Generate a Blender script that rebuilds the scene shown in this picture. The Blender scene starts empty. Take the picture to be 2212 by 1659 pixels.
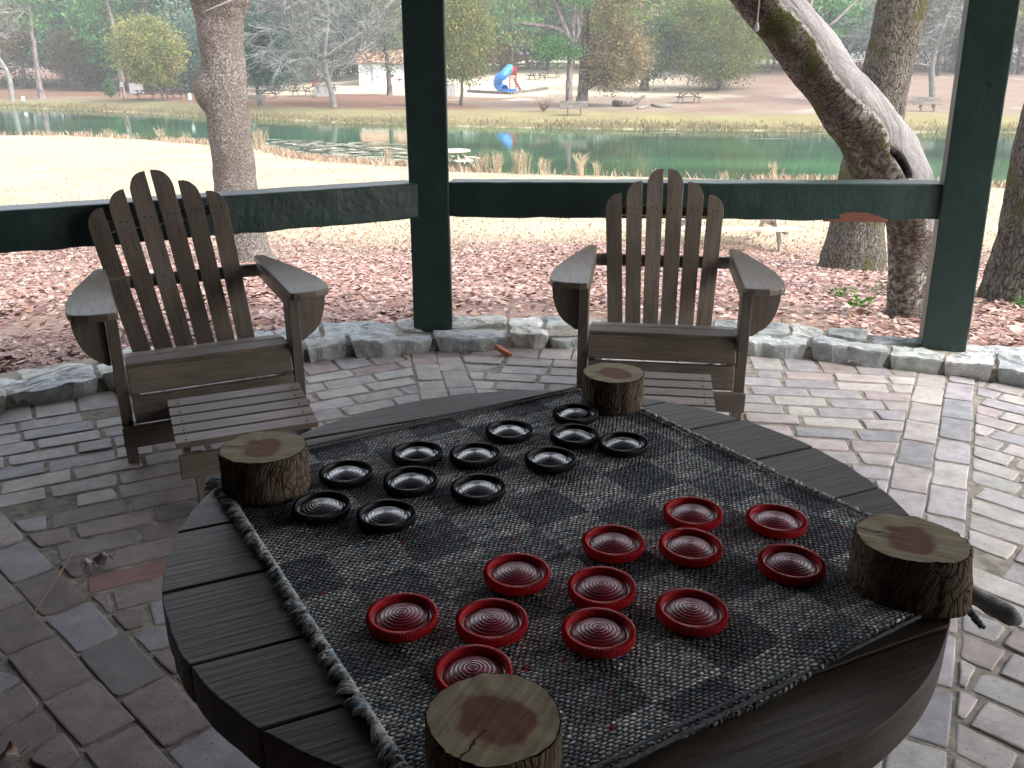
import bpy, bmesh, math, random
import numpy as np
from mathutils import Vector, Matrix, noise, Euler
random.seed(7); np.random.seed(7)
R = math.radians
S = bpy.context.scene
COL = S.collection
# ------------------------------------------------------------------ camera, sky, sun, exposure
PITCH = 20.1; CAMZ = 1.2; FOC = 1900.0          # focal length in pixels of a 2212 px wide picture
cd = bpy.data.cameras.new('camera'); cam = bpy.data.objects.new('camera', cd); COL.objects.link(cam)
cam.location = (0, 0, CAMZ); cam.rotation_euler = (R(90 - PITCH), 0, 0)
cd.sensor_width = 36.0; cd.lens = 36.0 * FOC / 2212.0; cd.clip_start = 0.02; cd.clip_end = 2000
S.camera = cam
w = bpy.data.worlds.new('World'); S.world = w; w.use_nodes = True
nt = w.node_tree; nt.nodes.clear()
sky = nt.nodes.new('ShaderNodeTexSky'); sky.sky_type = 'NISHITA'; sky.sun_disc = False
SUN_EL, SUN_AZ = 44, 116
sky.sun_elevation = R(SUN_EL); sky.sun_rotation = R(SUN_AZ); sky.dust_density = 3.0; sky.air_density = 1.0
hs = nt.nodes.new('ShaderNodeHueSaturation'); hs.inputs['Saturation'].default_value = 0.3
bg = nt.nodes.new('ShaderNodeBackground'); bg.inputs['Strength'].default_value = 0.15
wo = nt.nodes.new('ShaderNodeOutputWorld')
nt.links.new(sky.outputs[0], hs.inputs['Color']); nt.links.new(hs.outputs[0], bg.inputs[0]); nt.links.new(bg.outputs[0], wo.inputs[0])
sl = bpy.data.lights.new('sun', 'SUN'); sl.energy = 0.9; sl.angle = R(30); sl.color = (1, 0.96, 0.9)
so = bpy.data.objects.new('sun', sl); COL.objects.link(so)
_d = Vector((math.sin(R(SUN_AZ)) * math.cos(R(SUN_EL)), math.cos(R(SUN_AZ)) * math.cos(R(SUN_EL)), math.sin(R(SUN_EL))))
so.rotation_euler = _d.to_track_quat('Z', 'Y').to_euler()
S.view_settings.view_transform = 'Standard'; S.view_settings.look = 'None'
S.view_settings.gamma = 1.0; S.view_settings.exposure = 2.02
S.render.engine = 'CYCLES'
S.cycles.max_bounces = 8; S.cycles.diffuse_bounces = 3; S.cycles.glossy_bounces = 3; S.cycles.transparent_max_bounces = 4
S.cycles.volume_bounces = 0

# ------------------------------------------------------------------ measuring helpers (pixel of the 2212 px picture -> world point)
TH = R(PITCH)
_f = np.array([0, math.cos(TH), -math.sin(TH)]); _u = np.array([0, math.sin(TH), math.cos(TH)]); _r = np.array([1., 0, 0])
C0 = np.array([0, 0, CAMZ])
def ray(u, v): return _f + _r * (u - 1106) / FOC - _u * (v - 829.5) / FOC
def gz(u, v, z=0.0):
    d = ray(u, v); return C0 + d * ((z - CAMZ) / d[2])
def gy(u, v, y):
    d = ray(u, v); return C0 + d * (y / d[1])
def mpp(y, z=0.0):                       # metres per picture pixel at depth y
    return ((y * math.cos(TH)) + (CAMZ - z) * math.sin(TH)) / FOC

# ------------------------------------------------------------------ tagging
def tag(o, label=None, cat=None, group=None, kind=None):
    if label: o['label'] = label
    if cat: o['category'] = cat
    if group: o['group'] = group
    if kind: o['kind'] = kind
    return o
def empty(name, loc=(0, 0, 0), rz=0.0, label=None, cat=None, group=None):
    o = bpy.data.objects.new(name, None); COL.objects.link(o); o.empty_display_size = 0.1
    o.location = loc; o.rotation_euler = (0, 0, rz)
    return tag(o, label, cat, group)
def kids(o): return [c for c in bpy.data.objects if c.parent == o]
def copy_tree(o, parent=None):
    ch = kids(o)
    c = o.copy(); COL.objects.link(c); c.parent = parent
    for k in ch: copy_tree(k, c)
    return c

# ------------------------------------------------------------------ mesh builder
class MB:
    def __init__(s): s.v = []; s.f = []; s.uv = []; s.c = []; s.mi = []
    def add(s, vs, fs, uvs=None, col=None, mi=0):
        b = len(s.v); s.v.extend([tuple(p) for p in vs])
        for i, f in enumerate(fs):
            s.f.append([b + k for k in f]); s.mi.append(mi)
            s.uv.append([uvs[k] for k in f] if uvs is not None else [(0, 0)] * len(f))
            s.c.append(col[i] if isinstance(col, list) else col)
    def prism(s, outline, t, M=None, col=None, mi=0):
        """outline in local XY (grain along X), extruded along local Z by t (centred)"""
        M = M or Matrix(); n = len(outline)
        a = sum(outline[i][0] * outline[(i + 1) % n][1] - outline[(i + 1) % n][0] * outline[i][1] for i in range(n))
        if a < 0: outline = outline[::-1]
        vs = [M @ Vector((x, y, -t / 2)) for x, y in outline] + [M @ Vector((x, y, t / 2)) for x, y in outline]
        ox, oy = random.random() * 7, random.random() * 7
        uv = [(x + ox, y + oy) for x, y in outline] + [(x + ox, y + oy + t) for x, y in outline]
        fs = [list(range(n))[::-1], list(range(n, 2 * n))] + [[i, (i + 1) % n, n + (i + 1) % n, n + i] for i in range(n)]
        s.add(vs, fs, uv, col, mi)
    def box(s, c, size, rot=None, col=None, mi=0):
        M = Matrix.Translation(Vector(c))
        if rot is not None: M = M @ (rot.to_4x4() if not isinstance(rot, (tuple, list)) else Euler(rot).to_matrix().to_4x4())
        x, y, z = size[0] / 2, size[1] / 2, size[2]
        ax = sorted(range(3), key=lambda i: -size[i])   # grain along longest axis
        P = Matrix(((0, 0, 0), (0, 0, 0), (0, 0, 0)))
        P = Matrix([[1 if ax[c_] == r_ else 0 for c_ in range(3)] for r_ in range(3)])
        if P.determinant() < 0: P.col[2] = -P.col[2]
        L, W, T = size[ax[0]] / 2, size[ax[1]] / 2, size[ax[2]]
        s.prism([(-L, -W), (L, -W), (L, W), (-L, W)], T, M @ P.to_4x4(), col, mi)
    def bar(s, p, q, wd, th, up=(0, 0, 1), col=None, mi=0):
        p, q = Vector(p), Vector(q); x = (q - p); L = x.length; x.normalize()
        z = Vector(up); y = z.cross(x).normalized(); z = x.cross(y)
        M = Matrix.Translation((p + q) / 2) @ Matrix((x, y, z)).transposed().to_4x4()
        s.prism([(-L / 2, -wd / 2), (L / 2, -wd / 2), (L / 2, wd / 2), (-L / 2, wd / 2)], th, M, col, mi)
    def tube(s, pts, rad, n=8, fn=None, cap=True, col=None, mi=0, closed=False):
        pts = [Vector(p) for p in pts]; m = len(pts); base = len(s.v); ring = []; uvr = []
        up = Vector((0.13, 1, 0.07)).normalized(); dist = 0; prev = None
        vs = []; uv = []
        for i, p in enumerate(pts):
            t = (pts[min(i + 1, m - 1)] - pts[max(i - 1, 0)])
            if t.length < 1e-9: t = Vector((0, 0, 1))
            t.normalize()
            if prev is None:
                a = up.cross(t)
                if a.length < 1e-3: a = Vector((1, 0, 0)).cross(t)
                a.normalize()
            else:
                a = (prev - t * prev.dot(t)).normalized()
            prev = a; b = t.cross(a)
            if i: dist += (p - pts[i - 1]).length
            r = rad[i] if hasattr(rad, '__len__') else rad
            for k in range(n):
                an = 2 * math.pi * k / n
                dv = a * math.cos(an) + b * math.sin(an)
                rr = r * (fn(i, k, p + dv * r, dv) if fn else 1)
                vs.append(p + dv * rr); uv.append((dist, an * r if r else 0))
        fs = [[i * n + k, i * n + (k + 1) % n, (i + 1) * n + (k + 1) % n, (i + 1) * n + k] for i in range(m - 1) for k in range(n)]
        if cap: fs.append(list(range(n))[::-1]); fs.append([(m - 1) * n + k for k in range(n)])
        s.add(vs, fs, uv, col, mi)
    def lathe(s, prof, n=48, c=(0, 0, 0), fn=None, col=None, mi=0):
        vs = []; c = Vector(c)
        for j, (r, z) in enumerate(prof):
            for k in range(n):
                an = 2 * math.pi * k / n
                rr, zz = fn(j, k, r, z) if fn else (r, z)
                vs.append((c.x + rr * math.cos(an), c.y + rr * math.sin(an), c.z + zz))
        fs = [[j * n + k, j * n + (k + 1) % n, (j + 1) * n + (k + 1) % n, (j + 1) * n + k] for j in range(len(prof) - 1) for k in range(n)]
        s.add(vs, fs, [(v[0], v[1]) for v in vs], col, mi)
    def build(s, name, mats, parent=None, smooth=False, bevel=0, autosmooth=None):
        me = bpy.data.meshes.new(name)
        me.from_pydata(s.v, [], s.f)
        uvl = me.uv_layers.new(name='UVMap')
        flat = np.array([c for f in s.uv for p in f for c in (p[0], p[1])], dtype=np.float32)
        uvl.data.foreach_set('uv', flat)
        if any(c is not None for c in s.c):
            ca = me.color_attributes.new('Col', 'FLOAT_COLOR', 'CORNER')
            arr = []
            for f, c in zip(s.f, s.c):
                c = c if c is not None else (1, 1, 1)
                arr.extend([c[0], c[1], c[2], 1.0] * len(f))
            ca.data.foreach_set('color', np.array(arr, dtype=np.float32))
        if not isinstance(mats, (list, tuple)): mats = [mats]
        for m_ in mats: me.materials.append(m_)
        if len(mats) > 1: me.polygons.foreach_set('material_index', s.mi)
        if smooth: me.polygons.foreach_set('use_smooth', [True] * len(me.polygons))
        me.update()
        o = bpy.data.objects.new(name, me); COL.objects.link(o); o.parent = parent
        if bevel:
            b = o.modifiers.new('bevel', 'BEVEL'); b.width = bevel; b.segments = 2; b.limit_method = 'ANGLE'; b.angle_limit = R(35)
        return o

# ------------------------------------------------------------------ materials
def new_mat(name):
    m = bpy.data.materials.new(name); m.use_nodes = True; m.node_tree.nodes.clear(); return m, m.node_tree
class N:                                   # tiny node helper
    def __init__(s, t): s.t = t
    def __call__(s, typ, ins=None, **kw):
        n = s.t.nodes.new('ShaderNode' + typ)
        for k, v in kw.items(): setattr(n, k, v)
        for k, v in (ins or {}).items():
            if isinstance(v, bpy.types.NodeSocket): s.t.links.new(v, n.inputs[k])
            else: n.inputs[k].default_value = v
        return n
    def ramp(s, fac, stops):
        n = s.t.nodes.new('ShaderNodeValToRGB'); s.t.links.new(fac, n.inputs[0])
        e = n.color_ramp.elements
        while len(e) < len(stops): e.new(0.5)
        for i, (p, c) in enumerate(stops): e[i].position = p; e[i].color = (c[0], c[1], c[2], 1) if hasattr(c, '__len__') else (c, c, c, 1)
        return n.outputs[0]
    def mix(s, fac, a, b, mode='MIX'):
        n = s.t.nodes.new('ShaderNodeMix'); n.data_type = 'RGBA'; n.blend_type = mode
        for k, v in ((0, fac), (6, a), (7, b)):
            if isinstance(v, bpy.types.NodeSocket): s.t.links.new(v, n.inputs[k])
            elif k == 0: n.inputs[0].default_value = v
            else: n.inputs[k].default_value = (v[0], v[1], v[2], 1)
        return n.outputs[2]
    def math(s, op, a, b=0.0, c=0.0):
        n = s.t.nodes.new('ShaderNodeMath'); n.operation = op
        for k, v in ((0, a), (1, b), (2, c)):
            if isinstance(v, bpy.types.NodeSocket): s.t.links.new(v, n.inputs[k])
            else: n.inputs[k].default_value = v
        return n.outputs[0]
    def out(s, col, rough=0.6, bump=None, bstr=0.3, bdist=0.01, spec=0.5, **kw):
        b = s('BsdfPrincipled')
        def put(k, v):
            if isinstance(v, bpy.types.NodeSocket): s.t.links.new(v, b.inputs[k])
            else: b.inputs[k].default_value = (v[0], v[1], v[2], 1) if hasattr(v, '__len__') else v
        put('Base Color', col); put('Roughness', rough); put('Specular IOR Level', spec)
        for k, v in kw.items(): put(k.replace('_', ' '), v)
        if bump is not None:
            bn = s('Bump', {'Height': bump, 'Strength': bstr, 'Distance': bdist}); s.t.links.new(bn.outputs[0], b.inputs['Normal'])
        o = s('OutputMaterial'); s.t.links.new(b.outputs[0], o.inputs[0]); return b

def wood_mat(name, dark, light, rough=0.6, scale=1.0, bstr=0.35, stain=None, spec=0.4):
    m, t = new_mat(name); n = N(t)
    tc = n('TexCoord')
    mp = n('Mapping', {'Vector': tc.outputs['UV'], 'Scale': (3.2 * scale, 34 * scale, 1)})
    a = n('TexNoise', {'Vector': mp.outputs[0], 'Scale': 1.6, 'Detail': 7, 'Roughness': 0.7, 'Distortion': 1.1})
    mp2 = n('Mapping', {'Vector': tc.outputs['UV'], 'Scale': (9 * scale, 170 * scale, 1)})
    b = n('TexNoise', {'Vector': mp2.outputs[0], 'Scale': 1.0, 'Detail': 3})
    c = n('TexNoise', {'Vector': tc.outputs['UV'], 'Scale': 5.0, 'Detail': 4})
    f = n.math('ADD', n.math('MULTIPLY', a.outputs[0], 0.6), n.math('MULTIPLY', b.outputs[0], 0.4))
    col = n.ramp(f, [(0.30, dark), (0.70, light)])
    bv = n('TexNoise', {'Vector': tc.outputs['UV'], 'Scale': 1.3, 'Detail': 1})
    col = n.mix(1.0, col, n.ramp(bv.outputs[0], [(.35, (.70, .68, .66)), (.65, (1.2, 1.2, 1.22))]), 'MULTIPLY')
    col = n.mix(n.math('MULTIPLY', n.ramp(c.outputs[0], [(0.4, 0.0), (0.75, 1.0)]), 0.45), col, [x * 0.55 for x in dark], 'MIX')
    if stain: col = n.mix(n.ramp(c.outputs[0], [(0.48, 1.0), (0.55, 0.0)]), col, stain)
    n.out(col, rough, f, bstr, 0.004 / scale, spec)
    return m
def plain_mat(name, c1, c2=None, scale=20, rough=0.6, bstr=0.2, bdist=0.004, spec=0.5, **kw):
    m, t = new_mat(name); n = N(t); tc = n('TexCoord')
    no = n('TexNoise', {'Vector': tc.outputs['Object'], 'Scale': scale, 'Detail': 5, 'Roughness': 0.6})
    col = n.ramp(no.outputs[0], [(0.35, c1), (0.65, c2 or [min(1, x * 1.25) for x in c1])])
    n.out(col, rough, no.outputs[0], bstr, bdist, spec, **kw); return m
def attr_mat(name, rough=0.8, scale=30, amt=0.35, bstr=0.4, bdist=0.004, spec=0.3, pits=False, **kw):
    m, t = new_mat(name); n = N(t); tc = n('TexCoord'); at = n('Attribute', attribute_name='Col')
    no = n('TexNoise', {'Vector': tc.outputs['Object'], 'Scale': scale, 'Detail': 6, 'Roughness': 0.65})
    v = n.ramp(no.outputs[0], [(0.3, 1 - amt), (0.7, 1 + amt * 0.4)])
    col = n.mix(1.0, at.outputs['Color'], v, 'MULTIPLY')
    h = no.outputs[0]
    if pits:
        p = n('TexNoise', {'Vector': tc.outputs['Object'], 'Scale': 140, 'Detail': 2})
        pf = n.ramp(p.outputs[0], [(0.27, 0.4), (0.34, 1.0)])
        col = n.mix(1.0, col, pf, 'MULTIPLY'); h = n.math('ADD', no.outputs[0], n.math('MULTIPLY', pf, 0.5))
    n.out(col, rough, h, bstr, bdist, spec, **kw); return m
def bark_mat(name, dark, light, lichen=(0.5, 0.5, 0.46), moss=None, scale=(14, 14, 5), lich=0.3, mossat=0.55, bdist=0.03):
    m, t = new_mat(name); n = N(t); tc = n('TexCoord')
    dn = n('TexNoise', {'Vector': tc.outputs['Object'], 'Scale': 6.0, 'Detail': 3})
    ad = n('VectorMath', {0: tc.outputs['Object']}, operation='ADD')
    sc = n('VectorMath', {0: dn.outputs['Color']}, operation='SCALE'); sc.inputs['Scale'].default_value = 0.12
    t.links.new(sc.outputs[0], ad.inputs[1])
    mp = n('Mapping', {'Vector': ad.outputs[0], 'Scale': scale})
    vo = n('TexVoronoi', {'Vector': mp.outputs[0], 'Scale': 1.0}, feature='DISTANCE_TO_EDGE')
    no = n('TexNoise', {'Vector': mp.outputs[0], 'Scale': 3.0, 'Detail': 6, 'Roughness': 0.7})
    big = n('TexNoise', {'Vector': tc.outputs['Object'], 'Scale': 2.2, 'Detail': 5, 'Roughness': 0.65})
    sm = n('TexNoise', {'Vector': tc.outputs['Object'], 'Scale': 38.0, 'Detail': 3})
    crack = n.ramp(vo.outputs[0], [(0.0, 0.0), (0.16, 1.0)])
    f = n.math('MULTIPLY', crack, no.outputs[0])
    col = n.ramp(f, [(0.1, dark), (0.62, light)])
    lf = n.math('MULTIPLY', n.ramp(sm.outputs[0], [(0.50, 0.0), (0.58, 1.0)]), n.math('MULTIPLY', n.ramp(big.outputs[0], [(0.38, 0.0), (0.6, 1.0)]), lich))
    col = n.mix(lf, col, lichen)
    if moss:
        big2 = n('TexNoise', {'Vector': tc.outputs['Object'], 'Scale': 3.1, 'Detail': 5})
        mp3 = n('Mapping', {'Vector': tc.outputs['Object'], 'Location': (5.2, 1.3, 8.8)}); t.links.new(mp3.outputs[0], big2.inputs['Vector'])
        col = n.mix(n.math('MULTIPLY', n.ramp(big2.outputs[0], [(mossat, 0.0), (mossat + 0.07, 1.0)]), 0.8), col, moss)
    n.out(col, 0.9, f, 0.9, bdist, 0.2); return m

M = {}
M['chair'] = wood_mat('weathered_teak', (0.085, 0.068, 0.053), (0.27, 0.222, 0.18), 0.40, spec=.6)
M['table'] = wood_mat('grey_spool_wood', (0.034, 0.024, 0.017), (0.115, 0.088, 0.066), 0.46, .8, 0.45, spec=0.32)
def paint_mat():
    m, t = new_mat('dark_green_paint'); n = N(t); tc = n('TexCoord')
    mp = n('Mapping', {'Vector': tc.outputs['Object'], 'Scale': (5, 5, 5)}); a = n('TexNoise', {'Vector': mp.outputs[0], 'Scale': 2.0, 'Detail': 6, 'Roughness': .6})
    b = n('TexNoise', {'Vector': tc.outputs['Object'], 'Scale': 5.0, 'Detail': 6, 'Roughness': .75}); c = n.ramp(a.outputs[0], [(.3, (.016, .038, .033)), (.7, (.027, .056, .048))])
    c = n.mix(n.ramp(b.outputs[0], [(.68, 0.0), (.71, 1.0)]), c, (.012, .02, .018)); c = n.mix(n.ramp(b.outputs[0], [(.27, .7), (.31, 0.0)]), c, (.11, .13, .11))
    n.out(c, .40, a.outputs[0], .6, .012, .45); return m
M['green'] = paint_mat()
M['rooftop'] = wood_mat('roof_boards', (0.05, 0.04, 0.03), (0.12, 0.09, 0.07), 0.8)
M['brick'] = attr_mat('old_brick', 0.62, 16, 0.34, 0.5, 0.004, 0.4, pits=True)
M['mortar'] = plain_mat('mortar', (0.16, 0.145, 0.12), (0.33, 0.30, 0.25), 26, 0.9, 0.8, 0.01)
M['stone'] = attr_mat('field_stone', 0.75, 11, 0.5, 1.0, 0.02, 0.35, pits=True)
M['leaf'] = attr_mat('dry_leaf', 0.6, 60, 0.2, 0.1, 0.002, 0.4)
M['foliage'] = attr_mat('foliage', 0.7, 1.5, 0.15, 0.0, 0.0, 0.2)
def leaf_mat():
    m, t = new_mat('foliage'); n = N(t); at = n('Attribute', attribute_name='Col'); tc = n('TexCoord')
    no = n('TexNoise', {'Vector': tc.outputs['Object'], 'Scale': 1.3, 'Detail': 3}); c = n.mix(1.0, at.outputs['Color'], n.ramp(no.outputs[0], [(.35, .85), (.65, 1.35)]), 'MULTIPLY')
    d = n('BsdfDiffuse', {'Color': c}); tr = n('BsdfTranslucent', {'Color': c}); mx = n('MixShader', {0: .35}); t.links.new(d.outputs[0], mx.inputs[1]); t.links.new(tr.outputs[0], mx.inputs[2])
    o = n('OutputMaterial'); t.links.new(mx.outputs[0], o.inputs[0]); return m
M['foliage'] = leaf_mat()
M['reed'] = attr_mat('dry_reed', 0.7, 8, 0.2, 0.0, 0.0, 0.2)
M['barkA'] = bark_mat('grey_scaly_bark', (0.085, 0.070, 0.060), (0.20, 0.172, 0.15), (0.31, 0.295, 0.27), (0.10, 0.10, 0.035), (42, 42, 22), 0.7, 0.66, 0.012)
M['barkB'] = bark_mat('ridged_bark', (0.04, 0.032, 0.024), (0.19, 0.165, 0.135), (0.38, 0.37, 0.33), (0.075, 0.078, 0.025), (40, 40, 9), 0.22, 0.56, 0.025)
M['bark_far'] = bark_mat('grey_bark', (0.06, 0.05, 0.045), (0.17, 0.145, 0.13), (0.3, 0.3, 0.28), None, (3, 3, 1), 0.3, 0.6, 0.05)
M['bark_pale'] = plain_mat('pale_bark', (0.15, 0.15, 0.14), (0.25, 0.25, 0.235), 3, 0.9)
M['bark_pine'] = bark_mat('pine_bark', (0.11, 0.085, 0.085), (0.26, 0.21, 0.205), (0.3, 0.28, 0.28), None, (3, 3, 1), 0.3, 0.6, 0.05)
M['tablewood'] = wood_mat('grey_picnic_wood', (0.09, 0.08, 0.07), (0.25, 0.225, 0.19), 0.8)
M['paletable'] = wood_mat('pale_picnic_wood', (0.42, 0.36, 0.28), (0.72, 0.65, 0.54), 0.8)
M['darktable'] = wood_mat('dark_picnic_wood', (0.04, 0.035, 0.04), (0.10, 0.085, 0.08), 0.8)
M['concrete'] = plain_mat('concrete', (0.28, 0.28, 0.28), (0.38, 0.38, 0.37), 8, 0.9)
M['white'] = plain_mat('white_paint', (0.66, 0.70, 0.74), (0.74, 0.77, 0.8), 1.5, 0.7)
M['red'] = plain_mat('red_paint', (0.42, 0.03, 0.03), (0.5, 0.045, 0.04), 10, 0.5)
M['rust'] = plain_mat('rust', (0.22, 0.07, 0.045), (0.32, 0.12, 0.07), 6, 0.8)
M['black'] = plain_mat('black_metal', (0.02, 0.02, 0.022), (0.035, 0.033, 0.033), 10, 0.6)
M['blue'] = plain_mat('blue_plastic', (0.02, 0.20, 0.62), (0.03, 0.24, 0.68), 2, 0.35)
M['postgreen'] = plain_mat('pavilion_green', (0.05, 0.16, 0.13), (0.06, 0.2, 0.16), 8, 0.6)
M['shingle'] = plain_mat('brown_shingle', (0.11, 0.075, 0.065), (0.17, 0.12, 0.10), 5, 0.9)
M['redpl'] = plain_mat('red_plastic', (0.55, 0.012, 0.018), (0.6, 0.016, 0.022), 40, 0.38, 0.02)
M['reddisc'] = plain_mat('burgundy_plastic', (0.24, 0.008, 0.026), (0.26, 0.010, 0.030), 40, 0.28, 0.02, 0.004, .7, Coat_Weight=.5, Coat_Roughness=.16)
M['blackpl'] = plain_mat('black_plastic', (0.006, 0.007, 0.009), (0.008, 0.009, 0.011), 40, 0.38, 0.02)
M['blackdisc'] = plain_mat('black_gloss_plastic', (0.008, 0.010, 0.014), (0.012, 0.018, 0.030), 40, 0.2, 0.02, 0.004, 1.0, Coat_Weight=1.0, Coat_Roughness=.12)
M['cord'] = plain_mat('white_cord', (0.6, 0.6, 0.58), None, 20, 0.8)

# ------------------------------------------------------------------ terrain
WZ = -2.6
def shore(pts):
    p = np.array([gz(u, v, WZ)[:2] for u, v in pts]); return p[np.argsort(p[:, 0])]
NS = shore([(0, 292), (150, 292), (300, 300), (450, 310), (560, 320), (640, 338), (700, 346), (870, 358), (1000, 370), (1250, 378), (1500, 385), (1750, 392), (1850, 394), (2160, 405), (2212, 408)])
FS = shore([(0, 233), (130, 236), (300, 244), (420, 252), (560, 257), (720, 265), (870, 269), (968, 273), (1100, 276), (1300, 279), (1640, 283), (1900, 286), (2212, 287)])
NS = np.vstack([[-300, 110], [-60, 62], NS, [40, 27], [300, 40]]); FS = np.vstack([[-300, 190], [-90, 96], FS, [80, 56], [300, 60]])
def Nf(x): return np.interp(x, NS[:, 0], NS[:, 1])
def Ff(x): return np.interp(x, FS[:, 0], FS[:, 1])
PC = (0.25, 0.44)                      # centre of the round patio
def hgt(x, y):
    x = np.asarray(x, float); y = np.asarray(y, float)
    nf, ff = Nf(x), Ff(x)
    dp = np.maximum(0, np.hypot(x - PC[0], y - PC[1]) - 3.55); dsn = np.maximum(0, nf - y)
    s = dp / (dp + dsn + 1e-6)
    near = np.interp(s, [0, .02, .07, .15, .33, .55, .9, 1], [-0.04, -0.07, -0.30, -0.70, -1.42, -1.95, -2.4, -2.6])
    near = near + 0.05 * np.sin(x * 0.9 + 1) * np.sin(y * 0.7) * np.clip(dp / 3, 0, 1) * np.clip(dsn / 4, 0, 1)
    d = np.maximum(0, y - ff)
    kx = np.interp(x, [-45, -12, 0, 60], [0.30, 0.75, 1.0, 1.0])
    far = -2.6 + np.interp(d, [0, .5, 1.5, 5], [0, .16, .32, .5]) + kx * np.interp(d, [0, 5, 30, 60, 110, 400], [0, .1, .75, 2.6, 3.6, 4.5])
    far = far + 0.08 * np.sin(x * 0.31) * np.sin(y * 0.23 + 1) * np.clip(d / 6, 0, 1)
    pond = -2.6 - np.minimum(1.3, 0.3 * np.minimum(np.maximum(0, y - nf), np.maximum(0, ff - y)))
    return np.where(y < nf, near, np.where(y > ff, far, pond))
def H(x, y): return float(hgt(x, y))
def place(u, v):                        # where the ray through a picture point meets the ground
    d = ray(u, v); t = 3.0
    while t < 400:
        p = C0 + d * t
        if p[2] <= H(p[0], p[1]):
            lo, hi = t * 0.97, t
            for _ in range(20):
                mid = (lo + hi) / 2; q = C0 + d * mid
                if q[2] <= H(q[0], q[1]): hi = mid
                else: lo = mid
            q = C0 + d * hi; return Vector((q[0], q[1], H(q[0], q[1])))
        t *= 1.01
    q = C0 + d * 150; return Vector((q[0], q[1], H(q[0], q[1])))

def vnoise(x, y, s, seed=0):
    rs = np.random.RandomState(seed); out = np.zeros_like(x); a = 1
    for o in range(4):
        for _ in range(3):
            th = rs.rand() * 6.28; ph = rs.rand() * 6.28; k = s * (1.9 ** o) * (0.7 + 0.6 * rs.rand())
            out += a * np.sin(k * (x * math.cos(th) + y * math.sin(th)) + ph + 1.5 * np.sin(k * 0.6 * (x * math.sin(th) - y * math.cos(th))))
        a *= 0.65
    return out / 3
def graded(a, fine0, fine1, b, step):
    mid = np.arange(fine0, fine1, step)
    lo = fine0 - np.cumsum(np.geomspace(step, step * 60, 24)); lo = lo[lo > a]
    hi = fine1 + np.cumsum(np.geomspace(step, step * 60, 24)); hi = hi[hi < b]
    return np.concatenate([[a], lo[::-1], mid, hi, [b]])
gx = graded(-900, -62, 62, 900, 0.5); gyv = np.concatenate([[-900, -300, -100, -40, -15, -6, -4], np.arange(-3, 18, 0.25), np.arange(18, 125, 0.4), 125 + np.cumsum(np.geomspace(.5, 40, 20)), [1500]])
X, Y = np.meshgrid(gx, gyv); Z = hgt(X, Y)
rp = np.hypot(X - PC[0], Y - PC[1]); Z = np.where(rp < 3.7, -0.09, Z)
nx, ny = len(gx), len(gyv)
verts = np.stack([X, Y, Z], -1).reshape(-1, 3)
idx = np.arange(nx * ny).reshape(ny, nx)
faces = np.stack([idx[:-1, :-1], idx[:-1, 1:], idx[1:, 1:], idx[1:, :-1]], -1).reshape(-1, 4)
me = bpy.data.meshes.new('ground'); me.from_pydata(verts.tolist(), [], faces.tolist())
def C_(a, b, f): return a + (b - a) * f[..., None]
soil = np.array([0.30, 0.20, 0.17]); straw = np.array([0.43, 0.365, 0.26]); sand = np.array([0.50, 0.45, 0.39]); tan_ = np.array([0.40, 0.30, 0.205])
grassy = np.array([0.225, 0.205, 0.11]); pinest = np.array([0.20, 0.115, 0.08]); brownl = np.array([0.245, 0.19, 0.145]); fsand = np.array([0.46, 0.42, 0.38]); bankc = np.array([0.15, 0.13, 0.07])
n1 = vnoise(X, Y, 0.35, 1); n2 = vnoise(X, Y, 1.3, 2); n3 = vnoise(X, Y, 0.12, 3)
sm = lambda a, b, x: np.clip((x - a) / (b - a), 0, 1) ** 2 * (3 - 2 * np.clip((x - a) / (b - a), 0, 1))
base = np.broadcast_to(straw, X.shape + (3,)).copy()
base = C_(base, tan_, sm(0.1, 1.1, n1) * 0.6 * sm(-12, 4, X) * sm(14, 18, Y))
leafz = 1 - sm(11.0, 15.5, Y + 1.2 * n1 + 0.22 * (X + 6) * (X < -1))
base = C_(base, soil, leafz * 0.85)
base = C_(base, sand, sm(0.9, 1.5, n2) * leafz * 0.7)
dN = Nf(X) - Y; base = C_(base, tan_ * 0.9, (1 - sm(0.3, 1.6, np.abs(dN))) * 0.8)
dF = Y - Ff(X)
isF = dF > 0
farc = np.broadcast_to(brownl, X.shape + (3,)).copy()
farc = C_(farc, np.broadcast_to(pinest, farc.shape), sm(-0.6, 0.5, n3 + 0.5 - 0.02 * (X + 20) * 1.2))
farc = C_(farc, fsand, sm(0.55, 1.0, n1) * sm(6, 12, dF) * sm(-22, -8, X) * 0.9)
farc = C_(farc, np.array([0.50, 0.43, 0.32]), sm(20, 27, dF + 2 * n1) * sm(-38, -20, X) * (1 - sm(14, 20, X)))
farc = C_(farc, np.array([0.26, 0.18, 0.15]), sm(16, 22, X) * sm(10, 16, dF) * 0.6)
farc = C_(farc, grassy, (1 - sm(5.0, 8.5, dF + 1.0 * n1)) * 0.95)
farc = C_(farc, np.array([0.25, 0.215, 0.105]), (1 - sm(5.0, 8.5, dF + n1)) * sm(-14, 2, X) * 0.75)
farc = C_(farc, bankc, (1 - sm(0.4, 1.3, dF)) * 0.85)
base = np.where(isF[..., None], farc, base)
pondm = (Y > Nf(X) + 0.3) & (Y < Ff(X) - 0.3); base[pondm] = (0.05, 0.07, 0.04)
base = base * (1 + 0.10 * n2[..., None])
ca = me.color_attributes.new('Col', 'FLOAT_COLOR', 'POINT')
ca.data.foreach_set('color', np.concatenate([np.clip(base, 0, 1).reshape(-1, 3), np.ones((nx * ny, 1))], 1).astype(np.float32).ravel())
m, t = new_mat('ground'); n = N(t); tc = n('TexCoord'); at = n('Attribute', attribute_name='Col')
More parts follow.
